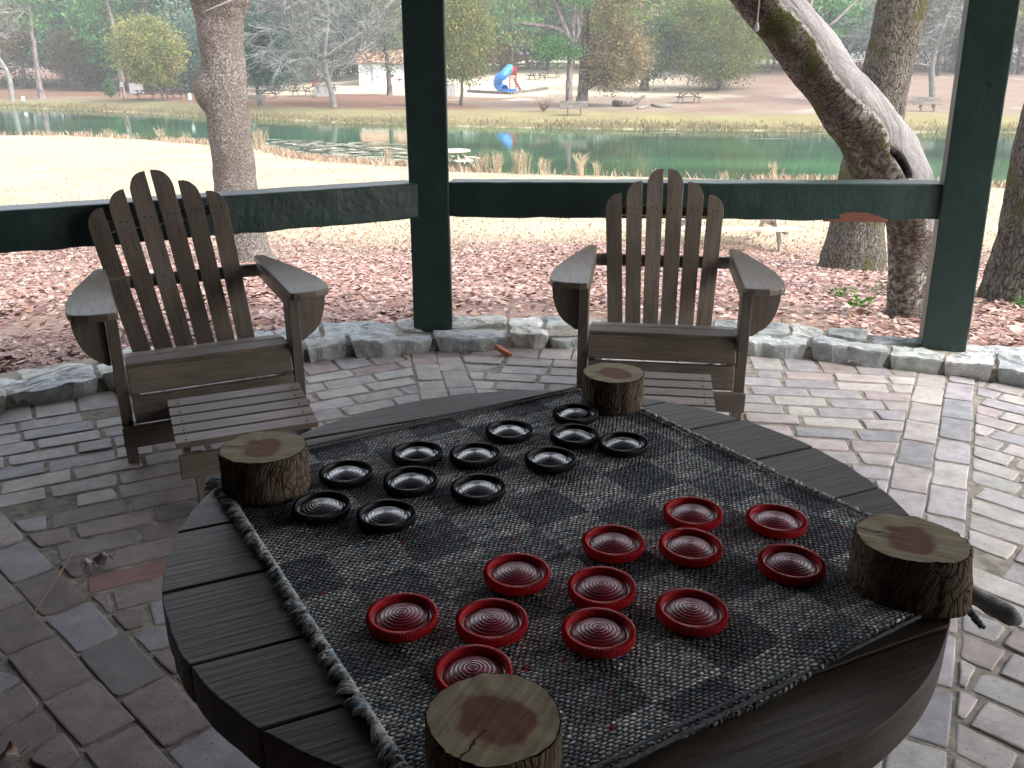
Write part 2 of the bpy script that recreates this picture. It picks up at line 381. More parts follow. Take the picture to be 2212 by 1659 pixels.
a = n('TexNoise', {'Vector': tc.outputs['Object'], 'Scale': 7.0, 'Detail': 8, 'Roughness': 0.75})
b = n('TexNoise', {'Vector': tc.outputs['Object'], 'Scale': 55.0, 'Detail': 3})
f_ = n.math('ADD', n.math('MULTIPLY', a.outputs[0], 0.6), n.math('MULTIPLY', b.outputs[0], 0.4))
c = n.mix(1.0, at.outputs['Color'], n.ramp(f_, [(0.35, 0.62), (0.62, 1.18)]), 'MULTIPLY')
n.out(c, 0.95, f_, 0.7, 0.05, 0.1); M['ground'] = m
me.materials.append(m); me.polygons.foreach_set('use_smooth', [True] * len(me.polygons))
g = bpy.data.objects.new('ground', me); COL.objects.link(g); tag(g, 'sandy park ground with fallen leaves, straw lawn and pine straw slope', kind='structure')

# water
m, t = new_mat('water'); n = N(t); tc = n('TexCoord')
mp = n('Mapping', {'Vector': tc.outputs['Object'], 'Scale': (0.9, 2.2, 1)})
w1 = n('TexNoise', {'Vector': mp.outputs[0], 'Scale': 2.6, 'Detail': 4, 'Roughness': 0.6})
mp2 = n('Mapping', {'Vector': tc.outputs['Object'], 'Scale': (0.06, 0.16, 1)})
w2 = n('TexNoise', {'Vector': mp2.outputs[0], 'Scale': 1.0, 'Detail': 4})
col = n.ramp(w2.outputs[0], [(0.42, (0.014, 0.052, 0.028)), (0.58, (0.038, 0.125, 0.055))])
n.out(col, 0.03, w1.outputs[0], 0.06, 0.02, 0.40, IOR=1.33)
mb = MB(); mb.add([(-700, 20, WZ), (700, 20, WZ), (700, 220, WZ), (-700, 220, WZ)], [[0, 1, 2, 3]])
wt = mb.build('pond_water', m); tag(wt, 'green still pond water reflecting the trees', kind='structure')

# ------------------------------------------------------------------ brick patio
def clip(poly, a, b, c):                # keep a*x+b*y<=c
    out = []
    for i in range(len(poly)):
        p, q = poly[i], poly[(i + 1) % len(poly)]
        dp, dq = a * p[0] + b * p[1] - c, a * q[0] + b * q[1] - c
        if dp <= 0: out.append(p)
        if dp * dq < 0:
            k = dp / (dp - dq); out.append((p[0] + k * (q[0] - p[0]), p[1] + k * (q[1] - p[1])))
    return out
def area(p): return abs(sum(p[i][0] * p[(i + 1) % len(p)][1] - p[(i + 1) % len(p)][0] * p[i][1] for i in range(len(p)))) / 2
PAL = [((0.46, 0.42, 0.405), 7), ((0.42, 0.39, 0.405), 6), ((0.49, 0.455, 0.43), 5), ((0.39, 0.33, 0.32), 2), ((0.35, 0.345, 0.36), 2), ((0.46, 0.395, 0.385), 3), ((0.44, 0.42, 0.405), 4)]
palw = [p for p, k in PAL for _ in range(k)]
pal_shade = [(0.235, 0.185, 0.17)] * 7 + [(0.20, 0.175, 0.175)] * 5 + [(0.27, 0.22, 0.205)] * 6 + [(0.30, 0.29, 0.31)] * 2 + [(0.26, .14, .11), (.40, .38, .39)]  # darker red-brown bricks; shade of the near-left floor put into their colour
bk = MB()
def brick(poly, z0=-0.02):
    if len(poly) < 3 or area(poly) < 0.0012: return
    a2 = sum(poly[i][0] * poly[(i + 1) % len(poly)][1] - poly[(i + 1) % len(poly)][0] * poly[i][1] for i in range(len(poly)))
    if a2 < 0: poly = poly[::-1]
    poly = [p for i, p in enumerate(poly) if math.dist(p, poly[i - 1]) > 0.004]
    if len(poly) < 3: return
    cx, cy = sum(p[0] for p in poly) / len(poly), sum(p[1] for p in poly) / len(poly)
    rp_ = []
    for i in range(len(poly)):
        p0, p, p1 = Vector(poly[i - 1]), Vector(poly[i]), Vector(poly[(i + 1) % len(poly)])
        d = random.choice((0.003, 0.005, 0.007, 0.010, 0.020)); d = min(d, (p - p0).length * 0.4, (p - p1).length * 0.4)
        a_, b_ = p + (p0 - p).normalized() * d, p + (p1 - p).normalized() * d
        e = Vector((random.gauss(0, .001), random.gauss(0, .001)))
        rp_ += [a_ + e, a_ * .25 + p * .5 + b_ * .25, b_ + e]
        mid = (p + p1) / 2; rp_.append(mid + Vector((random.gauss(0, .0012), random.gauss(0, .0012))))
    z = random.gauss(0, 0.0015); tx, ty = random.gauss(0, .006), random.gauss(0, .006)
    nn = len(rp_); cen = Vector((cx, cy)); vs = []
    for k, (ins, zz) in enumerate(((0, z0), (0, -0.0025), (0.0018, -0.0006), (0.005, 0))):
        for p in rp_:
            dv = (cen - p); L = max(dv.length, 1e-5)
            q = p + dv * (min(ins * 1.3, 0.3 * L) / L)
            vs.append((q.x, q.y, z0 if k == 0 else zz + z + tx * (q.x - cx) + ty * (q.y - cy)))
    fs = [[j * nn + i, j * nn + (i + 1) % nn, (j + 1) * nn + (i + 1) % nn, (j + 1) * nn + i] for j in range(3) for i in range(nn)] + [[3 * nn + i for i in range(nn)]]
    c = random.choice(palw if not (cx - PC[0] < -.2 and math.hypot(cx - PC[0], cy - PC[1]) < 2.35 + .5 * noise.noise(Vector((cx * 2, cy * 2, 0)))) else pal_shade); g_ = random.uniform(0.84, 1.12); c = tuple(max(0, x * g_ * random.uniform(0.985, 1.015)) for x in c)
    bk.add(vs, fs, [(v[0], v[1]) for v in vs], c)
ANG = [-46.2, -10.3, 27.4, 63.5, 99.5, 135.5, 171.5, 207.5, 243.5, 278.5]
ROUT = 3.33
circ = [(PC[0] + ROUT * math.sin(R(a)), PC[1] + ROUT * math.cos(R(a))) for a in range(0, 360, 6)]
def dirv(a): return (math.sin(R(a)), math.cos(R(a)))
def clipc(poly):
    for i in range(len(circ)):
        p, q = circ[i], circ[(i + 1) % len(circ)]
        nx_, ny_ = -(q[1] - p[1]), (q[0] - p[0]); 
        if nx_ * (PC[0] - p[0]) + ny_ * (PC[1] - p[1]) > 0: nx_, ny_ = -nx_, -ny_
        poly = clip(poly, nx_, ny_, nx_ * p[0] + ny_ * p[1])
        if len(poly) < 3: return []
    return poly
SW = 0.105                               # half width of a two-brick radial strip
for k in range(10):
    a0, a1 = ANG[k], ANG[(k + 1) % 10] + (360 if k == 9 else 0)
    am = (a0 + a1) / 2; d = dirv(am); p_ = (d[1], -d[0])
    n0 = dirv(a0); n0 = (n0[1], -n0[0]); n1_ = dirv(a1); n1_ = (n1_[1], -n1_[0])
    rows = [(0.10 * i, 0.10 * (i + 1), 0.205) for i in range(2, 31)] + [(3.1, 3.30, 0.145)]
    for ri, (t0, t1, bl) in enumerate(rows):
        x = -1.35 + random.uniform(0, .2)
        while x < 1.35:
            L = bl * random.choice((1, 1, 1, 1, 0.55, 0.97, 1.1)); j = 0.0055 + random.random() * .003
            q = []
            for (xx, tt) in ((x + j, t0 + j), (x + L - j, t0 + j), (x + L - j, t1 - j), (x + j, t1 - j)):
                xx += random.gauss(0, .0025); tt += random.gauss(0, .0025)
                q.append((PC[0] + d[0] * tt + p_[0] * xx, PC[1] + d[1] * tt + p_[1] * xx))
            off = SW + 0.008
            q = clip(q, -n0[0], -n0[1], -(n0[0] * PC[0] + n0[1] * PC[1] + off))
            if q: q = clip(q, n1_[0], n1_[1], n1_[0] * PC[0] + n1_[1] * PC[1] - off)
            if q: q = clipc(q)
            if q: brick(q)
            x += L
    d = dirv(a0); p_ = (d[1], -d[0])      # the radial strip of two bricks side by side
    for sd in (-1, 1):
        t_ = 0.34 + (0.1 if sd > 0 else 0)
        while t_ < 3.3:
            L = 0.2 + random.uniform(-.012, .012); j = 0.006
            q = [(PC[0] + d[0] * tt + p_[0] * xx, PC[1] + d[1] * tt + p_[1] * xx) for xx, tt in ((sd * .003 + (0 if sd > 0 else -SW + .003), t_ + j), (sd * .003 + (SW - .006 if sd > 0 else 0), t_ + j), (sd * .003 + (SW - .006 if sd > 0 else 0), t_ + L - j), (sd * .003 + (0 if sd > 0 else -SW + .003), t_ + L - j))]
            q = [(a_ + random.gauss(0, .002), b_ + random.gauss(0, .002)) for a_, b_ in q]
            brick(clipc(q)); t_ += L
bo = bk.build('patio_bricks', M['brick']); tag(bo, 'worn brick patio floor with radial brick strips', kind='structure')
mb = MB(); rr = [0, .5, 1, 1.5, 2, 2.5, 3, 3.62]; mb.lathe([(max(r_, .001), -0.0035) for r_ in rr], 72, (PC[0], PC[1], 0))
mb.lathe([(3.62, -0.0035), (3.62, -0.5)], 72, (PC[0], PC[1], 0))
mo = mb.build('patio_mortar', M['mortar']); tag(mo, 'mortar bed between the patio bricks', kind='structure')

# ------------------------------------------------------------------ gazebo: curb, posts, rails, roof
gaz = empty('gazebo', (PC[0], PC[1], 0), 0, 'open round gazebo with dark green timber posts and rails on a low stone curb', 'gazebo')
GO = Vector((-PC[0], -PC[1], 0))
def rel(mbv):                            # world coordinates -> gazebo-local
    mbv.v = [(p[0] - PC[0], p[1] - PC[1], p[2]) for p in mbv.v]; return mbv
cb = MB(); mort = MB()
def stone(poly, ztop, zbot, col):
    m_ = len(poly); P = []
    for i in range(m_):
        a, b = Vector(poly[i]), Vector(poly[(i + 1) % m_])
        k = max(2, int((b - a).length / 0.028))
        for j in range(k):
            q = a.lerp(b, j / k); nz = noise.noise(Vector((q.x * 14, q.y * 14, 1.3))) * 0.018
            P.append(q + Vector((nz, noise.noise(Vector((q.x * 14, q.y * 14, 7.7))) * 0.018)))
    c = sum(P, Vector((0, 0))) / len(P); nn = len(P); vs = []; rings = [(0.84, zbot), (0.93, (ztop + zbot) / 2), (1.0, ztop - 0.010), (0.975, ztop - .001), (0.66, ztop + 0.002), (0.33, ztop + 0.002)]
    tx, ty = random.gauss(0, .05), random.gauss(0, .05)
    for s_, z in rings:
        for p in P:
            q = c + (p - c) * s_
            zz = z + (tx * (q.x - c.x) + ty * (q.y - c.y) + 0.012 * noise.noise(Vector((q.x * 12, q.y * 12, z * 9))) + 0.009 * noise.noise(Vector((q.x * 45, q.y * 45, z * 9))) if z > zbot + .001 else 0)
            vs.append((q.x, q.y, zz))
    vs.append((c.x, c.y, ztop + 0.006))
    fs = [[j * nn + i, j * nn + (i + 1) % nn, (j + 1) * nn + (i + 1) % nn, (j + 1) * nn + i] for j in range(len(rings) - 1) for i in range(nn)]
    fs += [[(len(rings) - 1) * nn + i, (len(rings) - 1) * nn + (i + 1) % nn, len(vs) - 1] for i in range(nn)]
    cb.add(vs, fs, None, col)
def tint(c):
    g_ = random.uniform(.85, 1.12); return tuple(x * g_ for x in c)
def pol(r, a): return (PC[0] + r * math.sin(R(a)), PC[1] + r * math.cos(R(a)))
CT = 0.066
a = -75.0; inner = []; outer = []
def brk(r0, r1, lo, hi, seed):
    random.seed(seed); A = [-80.0]
    while A[-1] < 80: A.append(A[-1] + random.uniform(lo, hi))
    return A
AA = brk(0, 0, 3.0, 7.0, 11); BB = brk(0, 0, 2.6, 6.0, 12)
midr = lambda a_: 3.455 + 0.035 * math.sin(a_ * 0.7) + 0.02 * math.sin(a_ * 1.9)
SC = [(0.52, 0.55, 0.55), (0.47, 0.50, 0.51), (0.60, 0.61, 0.59), (0.45, 0.48, 0.46), (0.56, 0.56, 0.52)]
for AL, ins in ((AA, True), (BB, False)):
    for i in range(len(AL) - 1):
        a0, a1 = AL[i] + 0.14, AL[i + 1] - 0.14
        if ins: r00, r01, r10, r11 = 3.30 + random.uniform(-.02, .02), 3.30 + random.uniform(-.02, .02), midr(a0) - .008, midr(a1) - .008
        else: r00, r01, r10, r11 = midr(a0) + .008, midr(a1) + .008, 3.61 + random.uniform(-.03, .03), 3.61 + random.uniform(-.03, .03)
        sh = random.uniform(-.5, .5); cut = random.uniform(.15, .35)
        pl = [pol(r00, a0), pol(r01 - (0.01 if ins else 0), (a0 + a1) / 2 + sh), pol(r01, a1), pol(r11 * (1 - cut * .0) - (cut * (r11 - r01) if random.random() < .4 else 0), a1), pol((r10 + r11) / 2 + .008, a0 * .4 + a1 * .6 + sh * .3), pol(r10, a0)]
        stone(pl, CT + random.gauss(0, .007), -0.03 if ins else -0.2, tint(random.choice(SC)))
for r0 in ((3.32, 3.60),):
    mort.lathe([(r0[0], -0.03), (r0[0], CT - 0.012), (r0[1], CT - 0.012), (r0[1], -0.3)], 120, (PC[0], PC[1], 0))
c1 = rel(cb).build('stone_curb', M['stone'], gaz)
c2 = rel(mort).build('curb_mortar', M['mortar'], c1)
# dark earth crumbs in the joint between the bricks and the curb
# posts
def post(x0, y0, x1, y1, z0, z1, w_, rz):
    mb = MB(); vs = []; nseg = 34
    for i in range(nseg + 1):
        k = i / nseg; z = z0 + (z1 - z0) * k; cx, cy = x0 + (x1 - x0) * k, y0 + (y1 - y0) * k
        for j, (sx, sy) in enumerate(((-1, -1), (1, -1), (1, 1), (-1, 1))):
            hw = w_ / 2 * (1 + 0.03 * noise.noise(Vector((z * 2.1 + j * 7 + x0, x0, 2))) + 0.02 * noise.noise(Vector((z * 7 + j * 3, x0, 5))))
            lx, ly = sx * hw, sy * hw
            vs.append((cx + lx * math.cos(rz) - ly * math.sin(rz), cy + lx * math.sin(rz) + ly * math.cos(rz), z))
    fs = [[i * 4 + j, i * 4 + (j + 1) % 4, i * 4 + 4 + (j + 1) % 4, i * 4 + 4 + j] for i in range(nseg) for j in range(4)] + [[3, 2, 1, 0], [nseg * 4 + j for j in range(4)]]
    mb.add(vs, fs); return rel(mb).build('post', M['green'], gaz, bevel=0.006)
pc = [(gz(892, 715, .06) + gz(976, 713, .06)) / 2]
PCx, PCy = pc[0][0], pc[0][1] + 0.085
tc_ = gy(910, 0, PCy - 0.085); post(PCx, PCy, PCx + (tc_[0] - PCx) * (2.6 / tc_[2]), PCy, 0.045, 2.6, 0.172, R(3))
b_ = gz(1990, 752, .06); e_ = gz(2086, 758, .06)
PRx, PRy = (b_[0] + e_[0]) / 2 + 0.03, (b_[1] + e_[1]) / 2 + 0.08
tr = gy(2148, 0, PRy - 0.08); post(PRx, PRy, PRx + (tr[0] - PRx + 0.03) * (2.6 / tr[2]), PRy, 0.045, 2.6, 0.172, R(-20))
LPx, LPy = -2.38, 2.80
post(LPx, LPy, LPx, LPy, 0.0, 2.6, 0.172, R(40))
for a in ANG[3:]:
    x, y = pol(3.5, a); post(x, y, x, y, 0.0, 2.6, 0.17, R(-a))
def rail(p, q, w_=0.13, h=0.15):
    mb = MB(); p, q = Vector(p), Vector(q); d = (q - p); L = d.length; d.normalize(); s_ = Vector((-d.y, d.x, 0)); vs = []; ns = 60
    for i in range(ns + 1):
        c = p + d * L * i / ns
        for j, (sx, sz) in enumerate(((-1, -1), (1, -1), (1, 0), (-1, 0))):
            wv = 0.010 * noise.noise(Vector((i * L / ns * 2.3 + j * 5, p.x, 3))) + 0.006 * noise.noise(Vector((i * L / ns * 11 + j * 5, p.x, 3)))
            vs.append(c + s_ * (sx * w_ / 2 + (wv * .5)) + Vector((0, 0, (sz * h - wv) if sz else wv * .3)))
    fs = [[i * 4 + 3 - j, i * 4 + 3 - (j + 1) % 4, i * 4 + 7 - (j + 1) % 4, i * 4 + 7 - j] for i in range(ns) for j in range(4)] + [[0, 1, 2, 3], [ns * 4 + 3 - j for j in range(4)]]
    mb.add(vs, fs); return rel(mb).build('rail', M['green'], gaz, bevel=0.008)
rail((PCx - 0.07, PCy - 0.03, 0.717), (LPx + 0.06, LPy + 0.02, 0.72))
r2 = rail((PCx + 0.09, PCy - 0.0, 0.717), (PRx - 0.088, PRy + 0.03, 0.742))
mb = MB()                                # patch where the green paint has broken off the rail's lower edge
outl = []
for i in range(25):
    k = i / 24; outl.append((-0.13 + 0.26 * k, 0.0))
top = [(0.13 - 0.26 * i / 24, (0.040 * math.sin(math.pi * i / 24) ** .6 + 0.008 * noise.noise(Vector((i * .9, 0, 0))))) for i in range(1, 24)]
dr = Vector((PRx - PCx - .14, PRy - PCy - .02, .025)).normalized(); pt = gy(1845, 478, PRy + 0.0)
yy = PCy + (PRy + 0.03 - PCy) * ((pt[0] - PCx) / (PRx - PCx)) - 0.067
pt = gy(1848, 478, yy)
Mx = Matrix.Translation(Vector((pt[0] - PC[0], pt[1] - PC[1], pt[2] - .002))) @ Matrix((dr, Vector((0, 0, 1)), dr.cross(Vector((0, 0, 1))))).transposed().to_4x4()
mb.prism(outl + top, 0.014, Mx)
bw = mb.build('bare_wood_patch', wood_mat('broken_wood', (0.10, 0.035, 0.02), (0.30, 0.12, 0.07), 0.8), r2, bevel=0.002); bw['label'] = 'reddish bare wood where the paint has split off the rail'
BLOCKER_SIDES = [4, 5, 6, 7, 8, 9]  # sides closed by added, unseen board walls that keep light off the foreground
# roof: ten-sided, with rafters
mb = MB(); nR = 10; zr, er, ap = 2.6, 3.62, 3.7
for k in range(nR):
    a0, a1 = ANG[k], ANG[(k + 1) % 10] + (360 if k == 9 else 0)
    p0, p1 = pol(er, a0), pol(er, a1); c = (PC[0], PC[1], ap)
    for z_, flip in ((0, 1), (0.06, 0)):
        tri = [(p0[0], p0[1], zr + z_), (p1[0], p1[1], zr + z_), (c[0], c[1], ap + z_)]
        mb.add(tri, [[0, 1, 2] if flip else [2, 1, 0]], [(0, 0), (2, 0), (1, 4)])
    mb.add([(p0[0], p0[1], zr), (p1[0], p1[1], zr), (p1[0], p1[1], zr + .06), (p0[0], p0[1], zr + .06)], [[0, 1, 2, 3]], [(0, 0), (2, 0), (2, .1), (0, .1)])
roof = rel(mb).build('roof', M['rooftop'], gaz)
mb = MB()
for k in BLOCKER_SIDES:
    a0, a1 = ANG[k], ANG[(k + 1) % 10] + (360 if k == 9 else 0); p0, p1 = Vector(pol(3.42, a0)), Vector(pol(3.42, a1)); nb = 12
    for j in range(nb):
        a_, b_2 = p0.lerp(p1, j / nb), p0.lerp(p1, (j + 1) / nb); c_3 = (a_ + b_2) / 2; dd_ = (b_2 - a_)
        mb.box((c_3.x, c_3.y, 1.25), (dd_.length - .004, .03, 2.5), (0, 0, math.atan2(dd_.y, dd_.x)))
blocker = rel(mb).build('light_blocker_wall', M['rooftop'], gaz)
mb = MB()
for k in range(nR):
    p0 = pol(er - .02, ANG[k]); q = pol(0.15, ANG[k]); mb.bar((p0[0], p0[1], zr - .06), (q[0], q[1], ap - .12), 0.06, 0.12)
    p1 = pol(3.5, ANG[k]); p2 = pol(3.5, ANG[(k + 1) % 10]); mb.bar((p1[0], p1[1], 2.5), (p2[0], p2[1], 2.5), 0.14, 0.16)
rel(mb).build('rafters', M['green'], roof)

# ------------------------------------------------------------------ leaf litter
def leaves_np(P, size, cols, up=0.25, asp=0.55):
    n_ = len(P); th = np.random.rand(n_) * 6.283; s = size * (0.6 + 0.8 * np.random.rand(n_))
    a = np.stack([np.cos(th), np.sin(th), np.random.randn(n_) * up], 1); b = np.stack([-np.sin(th), np.cos(th), np.random.randn(n_) * up], 1)
    a *= s[:, None] / 2; b *= (s * asp)[:, None] / 2; k = (np.abs(np.random.randn(n_)) * 0.16 * s)[:, None] * np.array([0, 0, 1.])
    t1 = P - a + k; m1 = P - b * 1.0 - a * .1 + k * .3; m2 = P + b * 1.0 + a * .1 + k * .9; t2 = P + a + k * 0.5
    V = np.stack([t1, m1, P, m2, t2, P + a * .45 - b * .8], 1).reshape(-1, 3)
    i = np.arange(n_)[:, None] * 6
    Fq = np.concatenate([i + np.array([0, 1, 5, 2]), i + np.array([0, 2, 4, 3])], 0); Ft = i + np.array([2, 5, 4])
    return V, Fq, Ft
def fast_mesh(name, V, Fl, fcol, mat, parent=None):
    """V (n,3); Fl list of arrays of faces; fcol list of arrays of colours per face"""
    me = bpy.data.meshes.new(name); me.vertices.add(len(V)); me.vertices.foreach_set('co', V.astype(np.float32).ravel())
    loops = np.concatenate([f.ravel() for f in Fl]).astype(np.int32); tot = np.concatenate([np.full(len(f), f.shape[1]) for f in Fl]).astype(np.int32)
    me.loops.add(len(loops)); me.loops.foreach_set('vertex_index', loops)
    me.polygons.add(len(tot)); st = np.concatenate([[0], np.cumsum(tot)[:-1]]).astype(np.int32)
    me.polygons.foreach_set('loop_start', st); me.polygons.foreach_set('loop_total', tot)
    me.update(calc_edges=True)
    ca = me.color_attributes.new('Col', 'FLOAT_COLOR', 'CORNER')
    c = np.concatenate([np.repeat(cc, f.shape[1], axis=0) for f, cc in zip(Fl, fcol)]); c = np.concatenate([c, np.ones((len(c), 1))], 1)
    ca.data.foreach_set('color', c.astype(np.float32).ravel())
    me.materials.append(mat); o = bpy.data.objects.new(name, me); COL.objects.link(o); o.parent = parent; return o
nl = 190000
yy = 3.6 + 14 * np.random.rand(nl) ** 1.15; xx = (np.random.rand(nl) * 2 - 1) * (0.66 * yy + 1.2)
dens = vnoise(xx, yy, 1.1, 2) ; dens2 = vnoise(xx, yy, 0.5, 5)
keep = (np.hypot(xx - PC[0], yy - PC[1]) > 3.66) & (np.random.rand(nl) < np.clip(0.70 - 0.45 * dens - 0.3 * dens2, 0.05, 1)) & (np.random.rand(nl) < 1 - sm(10.5, 16.5, yy + 0.2 * (xx + 4) * (xx < -1)))
xx, yy = xx[keep], yy[keep]
P = np.stack([xx, yy, hgt(xx, yy) + 0.008 + 0.03 * np.random.rand(len(xx)) ** 2], 1)
V, Fq, Ft = leaves_np(P, 0.052, None, .14)
lp = np.array([[0.27, 0.145, 0.12], [0.35, 0.215, 0.18], [0.43, 0.29, 0.25], [0.50, 0.36, 0.32], [0.20, 0.09, 0.08], [0.38, 0.22, 0.14], [0.56, 0.45, 0.40]])
lc = lp[np.random.choice(7, len(P), p=[.18, .26, .24, .12, .1, .06, .04])] * (0.8 + 0.4 * np.random.rand(len(P), 1))
lo = fast_mesh('leaf_litter', V, [Fq, Ft], [np.concatenate([lc, lc]), lc], M['leaf']); tag(lo, 'carpet of fallen reddish brown leaves beyond the stone curb', 'fallen leaves', kind='stuff')

# ------------------------------------------------------------------ adirondack chairs
def qarc(cx, cy, rx, ry, a0, a1, n=8):
    return [(cx + rx * math.cos(R(a0 + (a1 - a0) * i / n)), cy + ry * math.sin(R(a0 + (a1 - a0) * i / n))) for i in range(n + 1)]
def frame(o, x, y, z): return Matrix.Translation(Vector(o)) @ Matrix((Vector(x), Vector(y), Vector(z))).transposed().to_4x4()
def make_chair():
    r = empty('adirondack_chair'); W = M['chair']
    def part(name, mb, bev=0.003): return mb.build(name, W, r, bevel=bev)
    for s in (-1, 1):                                    # front legs
        mb = MB(); mb.box((s * .273, .045, .243), (.034, .085, .486)); part('leg', mb)
    for s in (-1, 1):                                    # long raked side rails that become the rear legs
        mb = MB(); ol = [(0.00, .215), (0.03, .29), (0.10, .295), (.45, .19), (.80, .0), (.68, .0), (.40, .10)]
        mb.prism(ol, .026, frame((s * .237, 0, 0), (0, 1, 0), (0, 0, 1), (1, 0, 0))); part('side_rail', mb)
    mb = MB(); mb.box((0, .0, .178), (.50, .020, .088)); part('front_apron', mb)
    mb = MB(); mb.bar((-.252, -.006, .0), (.252, -.006, .0), .088, .02, (0, -1, 0))
    mb2 = MB(); mb2.prism([(-.252, -.04), (.252, -.04), (.252, .04), (-.252, .04)], .02, frame((0, .012, .268), (1, 0, 0), (0, .42, .907), (0, -.907, .42))); part('seat_slat', mb2)
    pr = [(.058, .312), (.128, .308), (.198, .293), (.268, .274), (.338, .253), (.408, .231)]
    for i, (y, z) in enumerate(pr):
        a = math.atan2(pr[min(i + 1, 5)][1] - pr[max(i - 1, 0)][1], pr[min(i + 1, 5)][0] - pr[max(i - 1, 0)][0]) if i else 0.05
        mb2 = MB(); mb2.prism([(-.252, -.031), (.252, -.031), (.252, .031), (-.252, .031)], .02, frame((0, y, z), (1, 0, 0), (0, math.cos(a), math.sin(a)), (0, -math.sin(a), math.cos(a)))); part('seat_slat', mb2)
    mb = MB(); mb.box((0, -.022, .098), (.585, .02, .070)); part('lower_stretcher', mb)
    # back slats: fan out upwards
    bl = math.radians(26); bx, bz = Vector((0, math.sin(bl), math.cos(bl))), Vector((0, -math.cos(bl), math.sin(bl)))
    b0 = Vector((0, .395, .175))
    for i in range(6):
        k = i - 2.5; L = 0.695 - (abs(k) - .5) * .052
        xb, xt = k * .0665, k * .081
        ax = (bx * L + Vector((xt - xb, 0, 0))).normalized(); ay = Vector((1, 0, 0)); ay = (ay - ax * ay.dot(ax)).normalized(); az = ax.cross(ay)
        w0, w1 = .029, .0315; sg = 1 if k > 0 else -1         # outer side (sg) is rounded, inner corner is the peak
        arc = [(L - .072 + .072 * math.sin(R(90 * q / 8)), sg * (-w1 + 2 * w1 * math.cos(R(90 * q / 8)) ** .8)) for q in range(9)]
        ol = [(0, -sg * w0), (0, sg * w0)] + arc
        mb = MB(); mb.prism(ol, .019, frame(b0 + Vector((xb, 0, 0)), ax, ay, az))
        for tt, sx in ((.53, -.010), (.53, .010), (.32, 0), (.05, 0)):
            c = b0 + Vector((xb, 0, 0)) + ax * (tt + random.uniform(-.004, .004)) + ay * sx; mb.tube([c - az * .008, c - az * .0104], .0034, 8, mi=1)
        mb.build('back_slat', [W, M['black']], r, bevel=.003)
    mb = MB(); mb.box((0, .553, .462), (.56, .022, .045)); part('arm_crossbar', mb)
    mb = MB(); c = b0 + bx * .53 - bz * .02; mb.bar(c - Vector((.195, 0, 0)), c + Vector((.195, 0, 0)), .04, .02, bz); part('upper_crossbar', mb)
    mb = MB(); c = b0 + bx * .04 - bz * .022; mb.bar(c - Vector((.22, 0, 0)), c + Vector((.22, 0, 0)), .06, .02, bz); part('lower_crossbar', mb)
    for s in (-1, 1):                                    # arms with a tapering outer edge
        ol = [(-.075, .0), (-.075 + .012, -.004 + .0), (.58, .0), (.585, .045)] 
        ol = [(-.062, .0), (.58, .005), (.585, .042), (.30, .112), (.13, .138), (.02, .140)] + [(.02 - .075 * math.sin(R(q)), .140 - .03 * (1 - math.cos(R(q)))) for q in range(15, 91, 15)] + [(-.07, .08), (-.074, .03), (-.070, .008)]
        ol = [(x, s * y) for x, y in ol]
        mb = MB(); mb.prism(ol, .024, frame((s * .252, 0, .500), (0, 1, 0), (1, 0, 0), (0, 0, -1))); part('armrest', mb, .005)
        mb = MB(); mb.box((s * .266, .30, .466), (.02, .46, .042)); part('arm_support', mb)
        ar = [(0, 0), (0, -.155)] + [(.083 * math.sin(R(q)) , -.155 * math.cos(R(q)) ** 1.0) for q in range(10, 91, 8)] + [(.088, 0)]
        ar = [(0, 0), (0, -.165), (.012, -.163)] + [(.012 + .082 * math.sin(R(q)) ** .9, -.150 * math.cos(R(q))) for q in range(14, 91, 8)]
        mb = MB(); mb.prism([(-y, s * x) for x, y in ar], .022, frame((s * .291, .035, .487), (0, 0, -1), (1, 0, 0), (0, 1, 0))); part('corbel', mb)
    return r
def make_footrest():
    r = empty('footrest'); W = M['chair']; w2 = .193
    zz = lambda y: .222 + .030 * min(1, (y / .28))
    for i in range(5):
        y = .034 + i * .057; mb = MB(); mb.prism([(-w2, -.0235), (w2, -.0235), (w2, .0235), (-w2, .0235)], .018, frame((0, y, zz(y)), (1, 0, 0), (0, .994, .107), (0, -.107, .994)))
        for sx in (-1, 1):
            for dy_ in (-.01, .01): mb.tube([(sx * .165, y + dy_, zz(y) + .006), (sx * .165, y + dy_, zz(y) + .0103)], .003, 8, mi=1)
        mb.build('slat', [W, M['black']], r, bevel=.004)
    mb = MB(); mb.prism([(-w2 + .002, -.034), (w2 - .002, -.034), (w2 - .002, .034), (-w2 + .002, .034)], .018, frame((0, -.006, .168), (1, 0, 0), (0, .12, .993), (0, -.993, .12))); mb.build('front_board', W, r, bevel=.003)
    for s in (-1, 1):
        mb = MB(); mb.prism([(.005, .135), (.005, .205), (.29, .235), (.60, .14), (.60, .09), (.29, .165)], .02, frame((s * .165, 0, 0), (0, 1, 0), (0, 0, 1), (1, 0, 0))); mb.build('side_board', W, r, bevel=.002)
        mb = MB(); mb.box((s * .140, .035, .092), (.028, .045, .184)); mb.build('leg', W, r, bevel=.003)
    return r
ch = make_chair(); ch.location = (.515, 2.885, 0); ch.rotation_euler = (0, 0, R(-8)); tag(ch, 'brown wooden Adirondack chair facing straight at the table, right of the centre post', 'chair', 'Adirondack chairs round the table')
ch2 = copy_tree(ch); ch2.location = (-.958, 2.665, 0); ch2.rotation_euler = (0, 0, R(26)); ch2['label'] = 'brown wooden Adirondack chair turned to the right, in front of the tree with a burl'
